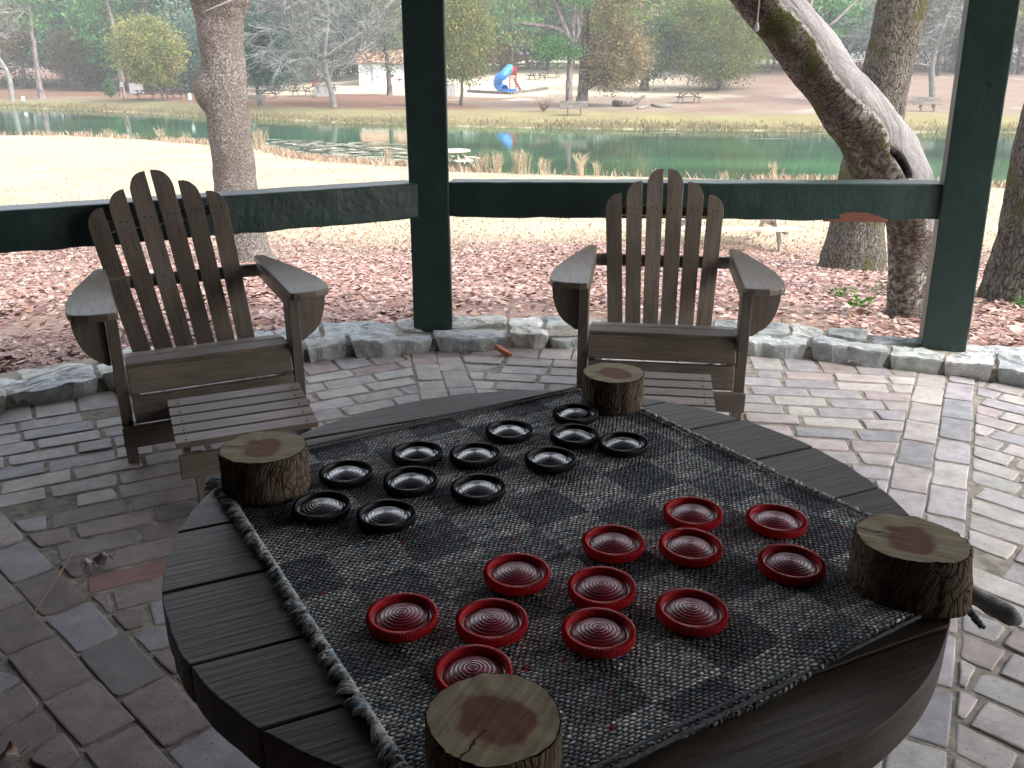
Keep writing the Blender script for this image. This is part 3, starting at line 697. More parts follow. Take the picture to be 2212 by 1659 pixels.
for c_ in kids(ch2):                      # its back leans a little to one side
    if c_.name.split('.')[0] in ('back_slat', 'upper_crossbar'):
        pv = Vector((0, .40, .20)); c_.matrix_local = Matrix.Translation(pv) @ Matrix.Rotation(R(-6.0), 4, 'Y') @ Matrix.Scale(1.05, 4) @ Matrix.Translation(-pv)
fr = make_footrest(); fr.location = (-.728, 2.245, 0); fr.rotation_euler = (0, 0, R(24)); tag(fr, 'slatted wooden footrest fully visible behind the left log slice, before the left chair', 'footrest', 'footrests of the Adirondack chairs')
fr2 = copy_tree(fr); fr2.location = (.405, 2.40, 0); fr2.rotation_euler = (0, 0, R(-8)); fr2['label'] = 'slatted wooden footrest half hidden behind the far log slice, before the right chair'

# ------------------------------------------------------------------ spool table
TC = Vector((.05, 1.02, 0)); TR = .475; TT = .64; PA = R(25)
tb = empty('spool_table', TC, 0, 'round table of thick weathered planks made from a cable spool', 'table')
def circ_strip(y0, y1, rr_, n=26):
    pts = []
    for sgn in (1, -1):
        ys = [y1 + (y0 - y1) * i / n for i in range(n + 1)]
        if sgn < 0: ys = ys[::-1]
        pts += [(sgn * math.sqrt(max(rr_ * rr_ - y * y, 0)) * (1 + (.004 * noise.noise(Vector((y * 40, sgn * 3, rr_))))), y) for y in ys]
    return [p for i, p in enumerate(pts) if math.dist(p, pts[i - 1]) > 1e-4]
rot = Matrix.Rotation(PA, 4, 'Z')
mb = MB(); ys = [-.475, -.385, -.235, -.115, .03, .165, .285, .39, .475]
for i in range(len(ys) - 1):
    mb.prism(circ_strip(ys[i] + .0014 + (.0004 if i == 0 else 0), ys[i + 1] - .0014, TR), .048, rot @ Matrix.Translation((0, 0, TT - .024 + random.gauss(0, .0008))))
mb.build('tabletop', M['table'], tb, bevel=.0035)
mb = MB()
for k in range(16):
    a = k * math.pi / 8; mb.box((.165 * math.cos(a), .165 * math.sin(a), .32), (.058, .02, .55), (0, 0, a + math.pi / 2))
mb.build('drum', M['table'], tb, bevel=.003)
mb = MB()
for i in range(len(ys) - 1): mb.prism(circ_strip(ys[i] + .0016, ys[i + 1] - .0016, TR), .045, rot @ Matrix.Translation((0, 0, .024)))
mb.build('bottom_disc', M['table'], tb, bevel=.003)

# ------------------------------------------------------------------ checkers rug
RA = Vector((-.440, 1.158, 0)); RB = Vector((.140, 1.506, 0)); RC = Vector((.552, .868, 0)); RD = Vector((-.043, .497, 0))
NG = 150
def rug_z(x, y):
    r_ = math.hypot(x - TC.x, y - TC.y); z = TT + .0045 + .0022 * noise.noise(Vector((x * 6, y * 6, 0)))
    e = r_ - TR
    if e > 0: z = z - min(.2, e * 1.1 if e < .02 else .022 + (e - .02) * 1.6)
    return z
mb = MB(); vs = []; uv = []
for j in range(NG + 1):
    for i in range(NG + 1):
        a, b = i / NG, j / NG                     # a along A->B (top-left edge), b along A->D (fringed left edge)
        p = RA * (1 - a) * (1 - b) + RB * a * (1 - b) + RC * a * b + RD * (1 - a) * b
        wob = .005 * noise.noise(Vector((a * 7, b * 7, 3))); ed = min(a, 1 - a, b, 1 - b)
        x, y = p.x + wob + (.004 * noise.noise(Vector((a * 30, b * 30, 9))) if ed < .02 else 0), p.y + wob * .6
        if b > .9: y += .006 * math.sin(a * 9) * (b - .9) * 10
        z = rug_z(x, y)
        dc = math.hypot(x - .475, y - .80)        # small lift and fold near the right corner
        e2 = max(0, 1 - math.hypot(x - .36, y - .745) / .16); z += .012 * e2 * e2 * (3 - 2 * e2)
        vs.append((x, y, z)); uv.append((a * .68, b * .76))
fs = [[j * (NG + 1) + i, (j + 1) * (NG + 1) + i, (j + 1) * (NG + 1) + i + 1, j * (NG + 1) + i + 1] for j in range(NG) for i in range(NG)]
mb.add(vs, fs, uv)
m, t = new_mat('woven_rug'); n = N(t); tc = n('TexCoord')
dis = n('TexNoise', {'Vector': tc.outputs['UV'], 'Scale': 70.0, 'Detail': 3})
sc_ = n('VectorMath', {0: dis.outputs['Color']}, operation='SCALE'); sc_.inputs['Scale'].default_value = 0.008
ad = n('VectorMath', {0: tc.outputs['UV'], 1: sc_.outputs[0]}, operation='ADD')
br = n('TexBrick', {'Vector': ad.outputs[0], 'Color1': (.70, .71, .69, 1), 'Color2': (.20, .22, .24, 1), 'Mortar': (.4, .4, .4, 1), 'Scale': 1.0, 'Mortar Size': 0.0, 'Mortar Smooth': 1.0, 'Bias': -0.1, 'Brick Width': 0.0076, 'Row Height': 0.0042})
suv = n('SeparateXYZ', {'Vector': ad.outputs[0]}); rowf = n.math('DIVIDE', suv.outputs[1], .0042); par = n.math('MULTIPLY', n.math('MODULO', n.math('FLOOR', rowf), 2.0), .5)
wv = n.math('ABSOLUTE', n.math('SINE', n.math('MULTIPLY', rowf, math.pi))); wu = n.math('ABSOLUTE', n.math('SINE', n.math('MULTIPLY', n.math('ADD', n.math('DIVIDE', suv.outputs[0], .0076), par), math.pi)))
stitch = n.math('MULTIPLY', wv, wu)
st = n('Mapping', {'Vector': ad.outputs[0], 'Scale': (8, 70, 1)})
s1 = n('TexNoise', {'Vector': st.outputs[0], 'Scale': 1.0, 'Detail': 4, 'Roughness': 0.7})
s2 = n('TexNoise', {'Vector': tc.outputs['UV'], 'Scale': 9.0, 'Detail': 3})
sqv = n('VectorMath', {0: n('Mapping', {'Vector': tc.outputs['UV'], 'Location': (.013, .02, 0)}).outputs[0], 1: sc_.outputs[0]}, operation='ADD')
sq = n('TexChecker', {'Vector': sqv.outputs[0], 'Scale': 12.2, 'Color1': (1.12, 1.12, 1.1, 1), 'Color2': (.36, .37, .40, 1)})
col = n.mix(1.0, br.outputs[0], n.ramp(stitch, [(0.05, .10), (.75, 1.15)]), 'MULTIPLY')
col = n.mix(1.0, col, n.ramp(s1.outputs[0], [(0.34, 0.6), (0.54, 0.95), (0.70, 1.7)]), 'MULTIPLY')
col = n.mix(n.ramp(s2.outputs[0], [(.30, .5), (.55, 1.0)]), col, sq.outputs[0], 'MULTIPLY')
rd = n('TexVoronoi', {'Vector': n('Mapping', {'Vector': ad.outputs[0], 'Scale': (130, 250, 1)}).outputs[0], 'Scale': 1.0})
sep = n('SeparateColor', {'Color': rd.outputs['Color']})
col = n.mix(n.math('GREATER_THAN', sep.outputs[0], 0.9965), col, (0.26, 0.03, 0.04))
col = n.mix(n.math('GREATER_THAN', sep.outputs[1], 0.985), col, (0.05, 0.09, 0.15))
hh = n.math('MULTIPLY', stitch, n.math('ADD', 0.5, s1.outputs[0]))
n.out(col, 0.9, hh, 1.0, 0.0035, 0.25); M['rug'] = m
rug = empty('checkers_rug', (0, 0, 0), 0, 'square grey and black woven checkers rug spread on the spool table', 'rug')
ro = mb.build('woven_cloth', M['rug'], rug, smooth=True)
sd = ro.modifiers.new('solid', 'SOLIDIFY'); sd.thickness = .004; sd.offset = -1
def edge_pts(a, b, n_):
    return [Vector((p.x, p.y, rug_z(p.x, p.y) + .001)) for p in (a.lerp(b, i / n_) for i in range(n_ + 1))]
FC = [(.60, .62, .60), (.68, .68, .64), (.44, .48, .50), (.52, .54, .53), (.35, .38, .40), (.75, .73, .68), (.38, .48, .55)]
def fringe(a, b, n_, ln, rad, out, seed):
    random.seed(seed); mb = MB(); E_ = edge_pts(a, b, n_)
    for i, p in enumerate(E_[:-1]):
        c = random.choice(FC); d = (b - a).normalized(); o_ = Vector((out[0], out[1], 0)).normalized()
        q = p - o_ * ln * .35; pts = []; L = ln * random.uniform(.5, 1.4); sk = random.uniform(-.7, .9)
        for k in range(5):
            kk = k / 4; pts.append(q + o_ * (L * kk * 1.1) + d * (L * kk * sk) + Vector((0, 0, rad * (1.0 + 1.0 * math.sin(kk * 3.1) - .5 * kk) + .002 * noise.noise(Vector((i * 3.1, kk * 3, seed))))))
        rr_ = [rad * x * random.uniform(.85, 1.15) for x in (.6, 1.0, 1.15, .95, .25)]
        mb.tube(pts, rr_, 7, lambda i_, k_, P_, D_: 1 + .35 * noise.noise(P_ * 330), col=c)
    return mb.build('fringe', attr_fr, rug, smooth=True)
attr_fr = attr_mat('yarn_fringe', 0.95, 420, 0.5, 0.8, 0.002, 0.1)
fringe(RA, RD, 200, .013, .0029, (RA - RB)[:2], 3)
fringe(RB, RB.lerp(RC, .9), 190, .009, .0018, (RB - RA)[:2], 4)
mb = MB()                                 # bound edge along the two selvedges
for a_, b_, sd_ in ((RD, RC, 1), (RA, RB, 2)):
    P_ = edge_pts(a_, b_, 200); o_ = (a_ - (RA if sd_ == 1 else RD)).normalized()
    for rr_, off in ((.0024, .000), (.0018, -.010)):
        mb.tube([p + o_ * off + Vector((0, 0, .002)) for p in P_], rr_, 6, lambda i_, k_, p_, d_: 1 + .4 * math.sin(i_ * 2.1 + k_), col=(.20, .22, .23))
mb.build('bound_edge', attr_fr, rug, smooth=True)
mb = MB(); q0 = RC + Vector((.0, .0, 0)); pts = []
for i in range(16):                       # the rolled corner sticking out over the table's edge
    k = i / 15; pts.append(Vector((.475 + .085 * k, .845 - .028 * k + .012 * math.sin(k * 3), TT + .012 - .02 * k - .012 * k * k)))
mb.tube(pts, [.005 + .006 * math.sin(min(1, i / 11) * 1.5) if i < 14 else (.009 if i == 14 else .004) for i in range(16)], 12, lambda i_, k_, p_, d_: 1 + .22 * noise.noise(p_ * 160) + .1 * math.sin(i_ * 2), col=(.55, .58, .58))
mb.build('curled_corner', attr_fr, rug, smooth=True)

# ------------------------------------------------------------------ checkers
CR = .0378
def make_checker(pre):
    r = empty('checker')
    prof = [(.001, .0), (CR * .93, .0), (CR * .985, .0015), (CR, .004), (CR, .0095), (CR * .985, .0118), (CR * .95, .0128), (CR * .90, .0128), (CR * .86, .0120), (CR * .845, .0100), (CR * .82, .0052), (CR * .80, .0050)]
    def fn(j, k, r_, z):
        on = k % 2
        if j in (3, 4): return r_ * (1.0 if on else .990), z
        if j in (5, 6): return r_ * (1.0 if on else .990), z - (0 if on else .0008)
        if j in (7, 8): return r_ , z - (0 if on else .0006)
        return r_, z
    mb = MB(); mb.lathe(prof, 208, fn=fn); a = mb.build('rim', M['redpl' if pre == 'red' else 'blackpl'], r, smooth=False)
    pr = []; R0 = CR * .805; nr = 8
    for i in range(nr * 8 + 1):
        k = i / (nr * 8); rr_ = R0 * (1 - k)
        dome = .0046 + .0078 * (1 - (min(1, rr_ / (R0 * .95))) ** 2)
        ridge = .00060 * max(0, math.cos(2 * math.pi * k * nr)) ** 3
        if rr_ < .001: rr_ = .0006; ridge = .0004
        pr.append((rr_, dome + ridge))
    mb = MB(); mb.lathe(pr, 72); mb.build('disc', M['reddisc' if pre == 'red' else 'blackdisc'], r, smooth=True)
    return r
RED = [((868, 1320), 'red checker alone at the lower left, left of the front row of red ones'),
 ((1062, 1331), 'red checker above the half hidden one by the front log slice'),
 ((1022, 1442), 'red checker half hidden behind the front log slice'),
 ((1293, 1355), 'nearest of the two touching red checkers in the middle, right of the front log slice'),
 ((1495, 1310), 'red checker to the right of the touching middle pair, below the gap'),
 ((1300, 1262), 'farther of the two touching red checkers in the middle'),
 ((1116, 1230), 'red checker in the middle row left of the touching pair'),
 ((1325, 1165), 'red checker in the back group left of the stacked-looking right pair'),
 ((1492, 1172), 'nearer of the two back red checkers that touch one behind the other'),
 ((1497, 1100), 'farthest back red checker of the touching pair'),
 ((1678, 1115), 'red checker at the far right, behind the one by the right log slice'),
 ((1710, 1210), 'red checker nearest to the right log slice')]
BLK = [((1100, 925), 'black checker standing apart at the back, left of the three by the far log slice'),
 ((1243, 887), 'black checker against the left foot of the far log slice'),
 ((1241, 935), 'black checker just before the one at the foot of the far log slice'),
 ((1347, 953), 'rightmost black checker, before the far log slice'),
 ((1189, 985), 'black checker in front of the three by the far log slice'),
 ((1026, 975), 'black checker in the back middle, right of the one with a near neighbour'),
 ((901, 972), 'black checker in the back row, second from the left log slice'),
 ((747, 1015), 'black checker nearest to the left log slice'),
 ((887, 1032), 'black checker in the middle row directly before a back row one'),
 ((1033, 1046), 'black checker at the right end of the middle row, dead centre of the rug'),
 ((694, 1088), 'black checker at the rug fringe, in front of the left log slice'),
 ((834, 1105), 'nearest black checker, right of the one by the fringe')]
for lst, pre, grp in ((RED, 'red', 'red checkers on the rug'), (BLK, 'black', 'black checkers on the rug')):
    proto = make_checker(pre)
    for i, ((u, v), lab) in enumerate(lst):
        o = proto if i == 0 else copy_tree(proto)
        p = gz(u, v, TT + .0185); o.location = (p[0], p[1], rug_z(p[0], p[1]) + .0012); o.rotation_euler = (random.gauss(0, .012), random.gauss(0, .012), random.random() * 6)
        tag(o, lab, 'checker', grp)

# ------------------------------------------------------------------ log slices
def cut_mat():
    m, t = new_mat('sawn_end_grain'); n = N(t); tc = n('TexCoord')
    dn = n('TexNoise', {'Vector': tc.outputs['Object'], 'Scale': 16.0, 'Detail': 4})
    ln_ = n('VectorMath', {0: n('Mapping', {'Vector': tc.outputs['Object'], 'Scale': (1, 1, 0)}).outputs[0]}, operation='LENGTH')
    d = n.math('ADD', ln_.outputs['Value'], n.math('MULTIPLY', dn.outputs[0], 0.075))
    heart = n.ramp(d, [(0.063, 1.0), (0.069, 0.0)])
    mp = n('Mapping', {'Vector': tc.outputs['Object'], 'Scale': (14, 190, 1), 'Rotation': (0, 0, .6)})
    saw = n('TexNoise', {'Vector': mp.outputs[0], 'Scale': 1.0, 'Detail': 4})
    rings = n.math('SINE', n.math('MULTIPLY', d, 1500.0))
    sap = n.ramp(saw.outputs[0], [(0.3, (.27, .215, .125)), (0.7, (.46, .385, .25))])
    hc = n.ramp(saw.outputs[0], [(0.3, (.13, .05, .025)), (0.7, (.25, .11, .06))])
    col = n.mix(heart, sap, hc)
    col = n.mix(n.math('MULTIPLY', n.math('ADD', n.math('MULTIPLY', rings, .5), .5), .09), col, (.1, .07, .04))
    ox = n('SeparateXYZ', {'Vector': tc.outputs['Object']}); cd2 = n('TexNoise', {'Vector': tc.outputs['Object'], 'Scale': 45.0, 'Detail': 2})
    ln2 = n.math('ABSOLUTE', n.math('ADD', ox.outputs[1], n.math('MULTIPLY', n.math('SUBTRACT', cd2.outputs[0], .5), .016)))
    ck = n.math('MULTIPLY', n.math('LESS_THAN', ln2, .0007), n.math('GREATER_THAN', n.math('MULTIPLY', ox.outputs[0], -1.0), .016))
    col = n.mix(ck, col, (.03, .02, .012))
    n.out(col, 0.75, n.math('ADD', saw.outputs[0], n.math('MULTIPLY', rings, .05)), 0.35, 0.002, 0.3); return m
M['cut'] = cut_mat(); M['barklog'] = bark_mat('log_bark', (0.09, 0.062, 0.04), (0.27, 0.20, 0.14), (.32, .27, .20), None, (150, 150, 16), 0.3, 0.6, 0.005)
def log(u, v, z, rad, h, lab, seed, squash=(1, 1), ang=0, rag=0.0):
    p = gz(u, v, z); p = Vector((p[0], p[1], rug_z(p[0], p[1]) + .001))
    r = empty('log_slice', p, ang, lab, 'log slice', 'log slices holding down the rug corners'); n_ = 96
    def rr_(k, z_, fl=1.0):
        a = 2 * math.pi * k / n_; c, s_ = math.cos(a), math.sin(a)
        b = 1 + .055 * noise.noise(Vector((c * 1.5, s_ * 1.5, seed))) + .028 * noise.noise(Vector((c * 4, s_ * 4, seed + 3)))
        fl_ = .030 * noise.noise(Vector((c * 13, s_ * 13, seed + z_ * 6))) + .014 * noise.noise(Vector((c * 40, s_ * 40, seed + z_ * 25)))
        return rad * b * (1 + fl_ * fl) , c, s_
    mb = MB(); vs = []; ringz = [0, .1, .25, .4, .55, .7, .82, .92, .98, 1.0, .985]
    for j, zz in enumerate(ringz):
        for k in range(n_):
            q, c, s_ = rr_(k, zz * h * 10); q *= (1 + .02 * (1 - zz)) * (1 + rag * max(0, c) * (1 - zz) * .3); q *= (.972 if j == 10 else 1)
            vs.append((q * c * squash[0], q * s_ * squash[1], zz * h + (.0015 * noise.noise(Vector((c * 9, s_ * 9, seed))) if j >= 8 else 0)))
    fs = [[j * n_ + k, j * n_ + (k + 1) % n_, (j + 1) * n_ + (k + 1) % n_, (j + 1) * n_ + k] for j in range(10) for k in range(n_)] + [[k for k in range(n_)][::-1]]
    mb.add(vs, fs); mb.build('bark', M['barklog'], r, smooth=True)
    mb = MB(); vs = []
    for j, s2 in enumerate((.974, .8, .6, .4, .2, .02)):
        for k in range(n_):
            q, c, s_ = rr_(k, h * 10, 1.0); q *= s2; vs.append((q * c * squash[0], q * s_ * squash[1], h * .992 + .0012 * noise.noise(Vector((q * c * 60, q * s_ * 60, seed))) + .001))
    fs = [[j * n_ + k, j * n_ + (k + 1) % n_, (j + 1) * n_ + (k + 1) % n_, (j + 1) * n_ + k] for j in range(5) for k in range(n_)] + [[5 * n_ + k for k in range(n_)]]
    mb.add(vs, fs, [(x[0], x[1]) for x in vs]); mb.build('cut_face', M['cut'], r, smooth=True)
    return r
log(570, 967, .645 + .062, .0565, .062, 'log slice on the left rug corner with an orange tinted cut face', 1, (1.03, .97))
log(1325, 805, .645 + .058, .0525, .058, 'small even log slice on the far rug corner, before the right chair', 5, (1, 1), .5)
log(1968, 1163, .645 + .064, .0550, .064, 'rough log slice on the right rug corner with torn fibrous bark', 9, (1.06, .98), -.4, .5)
log(1066, 1549, .645 + .068, .0530, .068, 'nearest log slice with a dark heartwood stain, on the front rug corner', 15, (1, 1), 1.1)

# ------------------------------------------------------------------ near tree trunks (bark as geometry)
def near_trunk(name, lab, y, rows, mat, rise=3.0, seed=0, ntex=(9, 9, 3), amp=.035, fork=None, extra=None, dy=0.0, n_=96):
    """rows: (u, v, width in picture px) measured along the trunk, bottom to top"""
    r = empty('tree_trunk' if False else name, (0, 0, 0), 0, lab, 'tree'); W = []
    for i, (u, v, w_) in enumerate(rows):
        p = gy(u, v, y + dy * i / len(rows)); W.append((Vector(p), w_ * mpp(y, p[2]) / 2))
    p, rd = W[0]; p0 = Vector((p.x, p.y, H(p.x, p.y) - .15)); W[0] = (Vector((p.x, p.y, max(p.z, H(p.x, p.y)))), rd)
    W = [(p0, rd * 1.12)] + W
    d = (W[-1][0] - W[-2][0]).normalized(); 
    for k in range(1, 5):
        W.append((W[-1][0] + (d * (1 - k * .08) + Vector((0, 0, .1 * k))).normalized() * rise / 4, W[-1][1] * .93))
    # resample smoothly
    P = []; Rr = []
    for i in range(len(W) - 1):
        a, b = W[i], W[i + 1]; L = (b[0] - a[0]).length; k = max(2, int(L / .035))
        pm, pn = W[max(i - 1, 0)], W[min(i + 2, len(W) - 1)]
        for j in range(k):
            t_ = j / k; t2, t3 = t_ * t_, t_ ** 3
            c = .5 * ((2 * a[0]) + (b[0] - pm[0]) * t_ + (2 * pm[0] - 5 * a[0] + 4 * b[0] - pn[0]) * t2 + (3 * a[0] - pm[0] - 3 * b[0] + pn[0]) * t3)
            P.append(c); Rr.append(a[1] + (b[1] - a[1]) * (t2 * (3 - 2 * t_)))
    def fn(i, k, p, dv):
        q = Vector((p.x * ntex[0], p.y * ntex[1], p.z * ntex[2])) + Vector((seed, 0, 0))
        v = noise.noise(Vector((dv.x * 1.4, dv.y * 1.4, p.z * .8 + seed))) * .06 + amp * noise.noise(q) + amp * .8 * noise.noise(q * 2.7)
        return 1 + v + (extra(p, dv) if extra else 0)
    mb = MB(); mb.tube(P, Rr, n_, fn); o = mb.build('trunk', mat, r, smooth=True)
    return r, W[-1], P, Rr
def limb(parent, p, d, L, r0, mat, n_=10, name='branch', bend=.5, seed=1):
    rs = random.Random(seed); pts = [Vector(p)]; d = Vector(d).normalized(); k = 12
    for i in range(k):
        d = (d + Vector((rs.gauss(0, .08), rs.gauss(0, .08), rs.gauss(0, .06) + bend * .05))).normalized(); pts.append(pts[-1] + d * L / k)
    mb = MB(); mb.tube(pts, [r0 * (1 - .8 * i / k) for i in range(k + 1)], n_, lambda i, k_, P_, D_: 1 + .06 * noise.noise(P_ * 9)); return mb.build(name, mat, parent, smooth=True)
def dist_y(u, v): return place(u, v).y
# tree with a burl behind the left chair
yA = 10.3
bz = gy(440, 192, yA)
def exA(p, dv):
    q = (p - Vector((bz[0], yA, bz[2]))); k = max(0, 1 - (q.length / .26) ** 2)
    return .55 * k * max(0, dv.x * -1)
trA, topA, _, _ = near_trunk('oak_tree', 'grey scaly barked tree with a burl on its left side, behind the left chair', yA, [(545, 572, 112), (541, 545, 88), (524, 478, 88), (512, 415, 90), (505, 347, 88), (496, 290, 87), (490, 235, 89), (484, 160, 90), (478, 100, 92), (475, 50, 98), (474, 18, 112), (474, -8, 135)], M['barkA'], .5, 1, (9, 9, 5), .045, None, exA)
p = topA[0]; limb(trA, p - Vector((0, 0, .3)), (-.55, .1, 1), 3, .24, M['barkA'], 24, seed=3); limb(trA, p - Vector((0, 0, .3)), (.6, -.1, 1), 3, .24, M['barkA'], 24, seed=4)
q = gy(541, -12, 9.8); limb(trA, q, (-.45, -.1, -.12), .55, .018, M['bark_pale'], 8, seed=9, bend=-.5)
# upright tree behind the right end of the rail
yB = dist_y(1838, 585)
near_trunk('ridged_tree', 'upright ridge barked tree with flared foot behind the leaning dead trunk', yB, [(1840, 586, 160), (1842, 568, 134), (1852, 478, 112), (1866, 392, 108), (1886, 300, 104), (1904, 218, 100), (1921, 128, 101), (1937, 60, 102), (1952, 0, 106)], M['barkB'], 3, 4, (12, 12, 3), .05)
# leaning half dead trunk
m, t = new_mat('half_dead_bark'); n = N(t); tc = n('TexCoord'); at = n('Attribute', attribute_name='Col'); sp = n('SeparateColor', {'Color': at.outputs['Color']})
mp = n('Mapping', {'Vector': tc.outputs['UV'], 'Scale': (38, 16, 1)})
dn = n('TexNoise', {'Vector': mp.outputs[0], 'Scale': 1.5, 'Detail': 4}); sc_ = n('VectorMath', {0: dn.outputs['Color']}, operation='SCALE'); sc_.inputs['Scale'].default_value = 1.0
ad = n('VectorMath', {0: mp.outputs[0], 1: sc_.outputs[0]}, operation='ADD')
vo = n('TexVoronoi', {'Vector': ad.outputs[0], 'Scale': 1.6}, feature='DISTANCE_TO_EDGE')
no = n('TexNoise', {'Vector': ad.outputs[0], 'Scale': 4.0, 'Detail': 6, 'Roughness': .7})
big = n('TexNoise', {'Vector': tc.outputs['Object'], 'Scale': 3.4, 'Detail': 5, 'Roughness': .65}); sm_ = n('TexNoise', {'Vector': tc.outputs['Object'], 'Scale': 34.0, 'Detail': 3})
f = n.math('MULTIPLY', n.ramp(vo.outputs[0], [(0, 0.0), (.12, 1.0)]), no.outputs[0])
brk_ = n.ramp(f, [(.08, (.045, .032, .026)), (.6, (.21, .175, .15))])
brk_ = n.mix(n.math('MULTIPLY', n.ramp(sm_.outputs[0], [(.47, 0.0), (.56, 1.0)]), n.ramp(big.outputs[0], [(.45, 0.0), (.6, .8)])), brk_, (.50, .50, .45))
mpq = n('Mapping', {'Vector': tc.outputs['Object'], 'Location': (3, 7, 1)}); bg2 = n('TexNoise', {'Vector': mpq.outputs[0], 'Scale': 3.0, 'Detail': 6, 'Roughness': .7})
brk_ = n.mix(n.math('MULTIPLY', n.ramp(bg2.outputs[0], [(.50, 0.0), (.57, 1.0)]), n.math('MULTIPLY', sp.outputs[2], .85)), brk_, (.085, .088, .022))
mpw = n('Mapping', {'Vector': tc.outputs['UV'], 'Scale': (3.5, 16, 1)}); gr = n('TexNoise', {'Vector': mpw.outputs[0], 'Scale': 1.0, 'Detail': 6, 'Roughness': .65, 'Distortion': .6})
bare = n.ramp(n.math('ADD', n.math('MULTIPLY', gr.outputs[0], .5), n.math('MULTIPLY', no.outputs[0], .5)), [(.36, (.12, .112, .115)), (.62, (.30, .28, .27))])
bare = n.mix(n.ramp(big.outputs[0], [(.52, 0.0), (.66, .7)]), bare, (.065, .062, .075))
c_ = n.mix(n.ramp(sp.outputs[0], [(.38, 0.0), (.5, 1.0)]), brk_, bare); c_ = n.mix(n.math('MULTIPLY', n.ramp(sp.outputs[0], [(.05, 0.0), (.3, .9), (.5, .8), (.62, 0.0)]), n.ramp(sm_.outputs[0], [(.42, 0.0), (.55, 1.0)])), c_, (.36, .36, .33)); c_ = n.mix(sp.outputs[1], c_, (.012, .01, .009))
hgt_ = n.mix(sp.outputs[0], f, gr.outputs[0])
n.out(c_, .9, hgt_, .9, .02, .2); M['halfdead'] = m
yC = dist_y(1958, 692)
rowsC = [(1957, 694, 96), (1958, 670, 76), (1965, 584, 82), (1972, 482, 100), (1958, 430, 118), (1938, 388, 132), (1906, 330, 138), (1877, 281, 124), (1838, 230, 118), (1800, 179, 108), (1762, 128, 112), (1722, 77, 108), (1684, 30, 106), (1652, -8, 104)]
hA, hB = gy(1885, 322, yC), gy(1918, 372, yC); hA = Vector((hA[0], yC, hA[2])); hB = Vector((hB[0], yC, hB[2]))
def hollow(p):
    a = Vector((p.x, yC, p.z)); ab = hB - hA; k = min(1, max(0, (a - hA).dot(ab) / ab.dot(ab))); d_ = (a - (hA + ab * k) - Vector((.02 * math.sin(k * 3.14), 0, 0))).length
    return max(0, 1 - d_ / (.026 * (.35 + .65 * math.sin(.4 + k * 2.3)) + .004 * noise.noise(p * 40)))
def exC(p, dv):
    bark = -dv.x + .15 < .0 + .25 * noise.noise(Vector((p.x * 3, p.y * 3, p.z * 3)))
    s_ = (0 if bark else .07)
    if p.z > .25: s_ = s_
    return s_ - (.35 * min(1, hollow(p) * 2.2) if dv.y < .1 else 0)
trC, topC, PCt, RCt = near_trunk('leaning_tree', 'leaning half dead tree, mossy bark on its left and bare grey wood with a hollow', yC, rowsC, M['halfdead'], 3.2, 9, (10, 10, 6), .04, None, exC, -.25, 128)
tr_o = kids(trC)[0]; me = tr_o.data
ca = me.color_attributes.new('Col', 'FLOAT_COLOR', 'POINT') if 'Col' not in me.color_attributes else me.color_attributes['Col']
arr = []
PV = np.array([p[:] for p in PCt])
for v in me.vertices:
    i = int(np.argmin(((PV - np.array(v.co[:])) ** 2).sum(1))); dv = (v.co - PCt[i]).normalized()
    t_ = (PCt[min(i + 1, len(PCt) - 1)] - PCt[max(i - 1, 0)]).normalized(); side = Vector((t_.z, 0, -t_.x)).normalized()
    if side.x < 0: side = -side
    s_ = dv.dot(side) + .25 * dv.y * 0 + .32 * noise.noise(v.co * 3.0)
    lo_ = -.05 if v.co.z > .35 else .35 + (.35 - v.co.z) * .5
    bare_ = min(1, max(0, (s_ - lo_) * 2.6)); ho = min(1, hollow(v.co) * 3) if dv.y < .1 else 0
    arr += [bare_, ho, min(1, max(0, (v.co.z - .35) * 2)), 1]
ca.data.foreach_set('color', np.array(arr, dtype=np.float32))
q = gy(1745, 30, yC); limb(trC, q, (.35, .2, .9), .5, .012, M['bark_pale'], 6, seed=12); q = gy(1770, 70, yC); limb(trC, q, (.7, .2, .55), 1.2, .009, M['bark_pale'], 6, seed=14)
# tree at the right edge
yD = dist_y(2130, 655)
near_trunk('oak_tree', 'thick ridged tree cut by the right frame edge with a green vine at its foot', yD, [(2222, 668, 236), (2226, 640, 200), (2244, 560, 182), (2256, 486, 174), (2274, 366, 168), (2296, 266, 168), (2330, 150, 166), (2375, 0, 166)], M['barkB'], 3, 14, (14, 14, 3), .05)

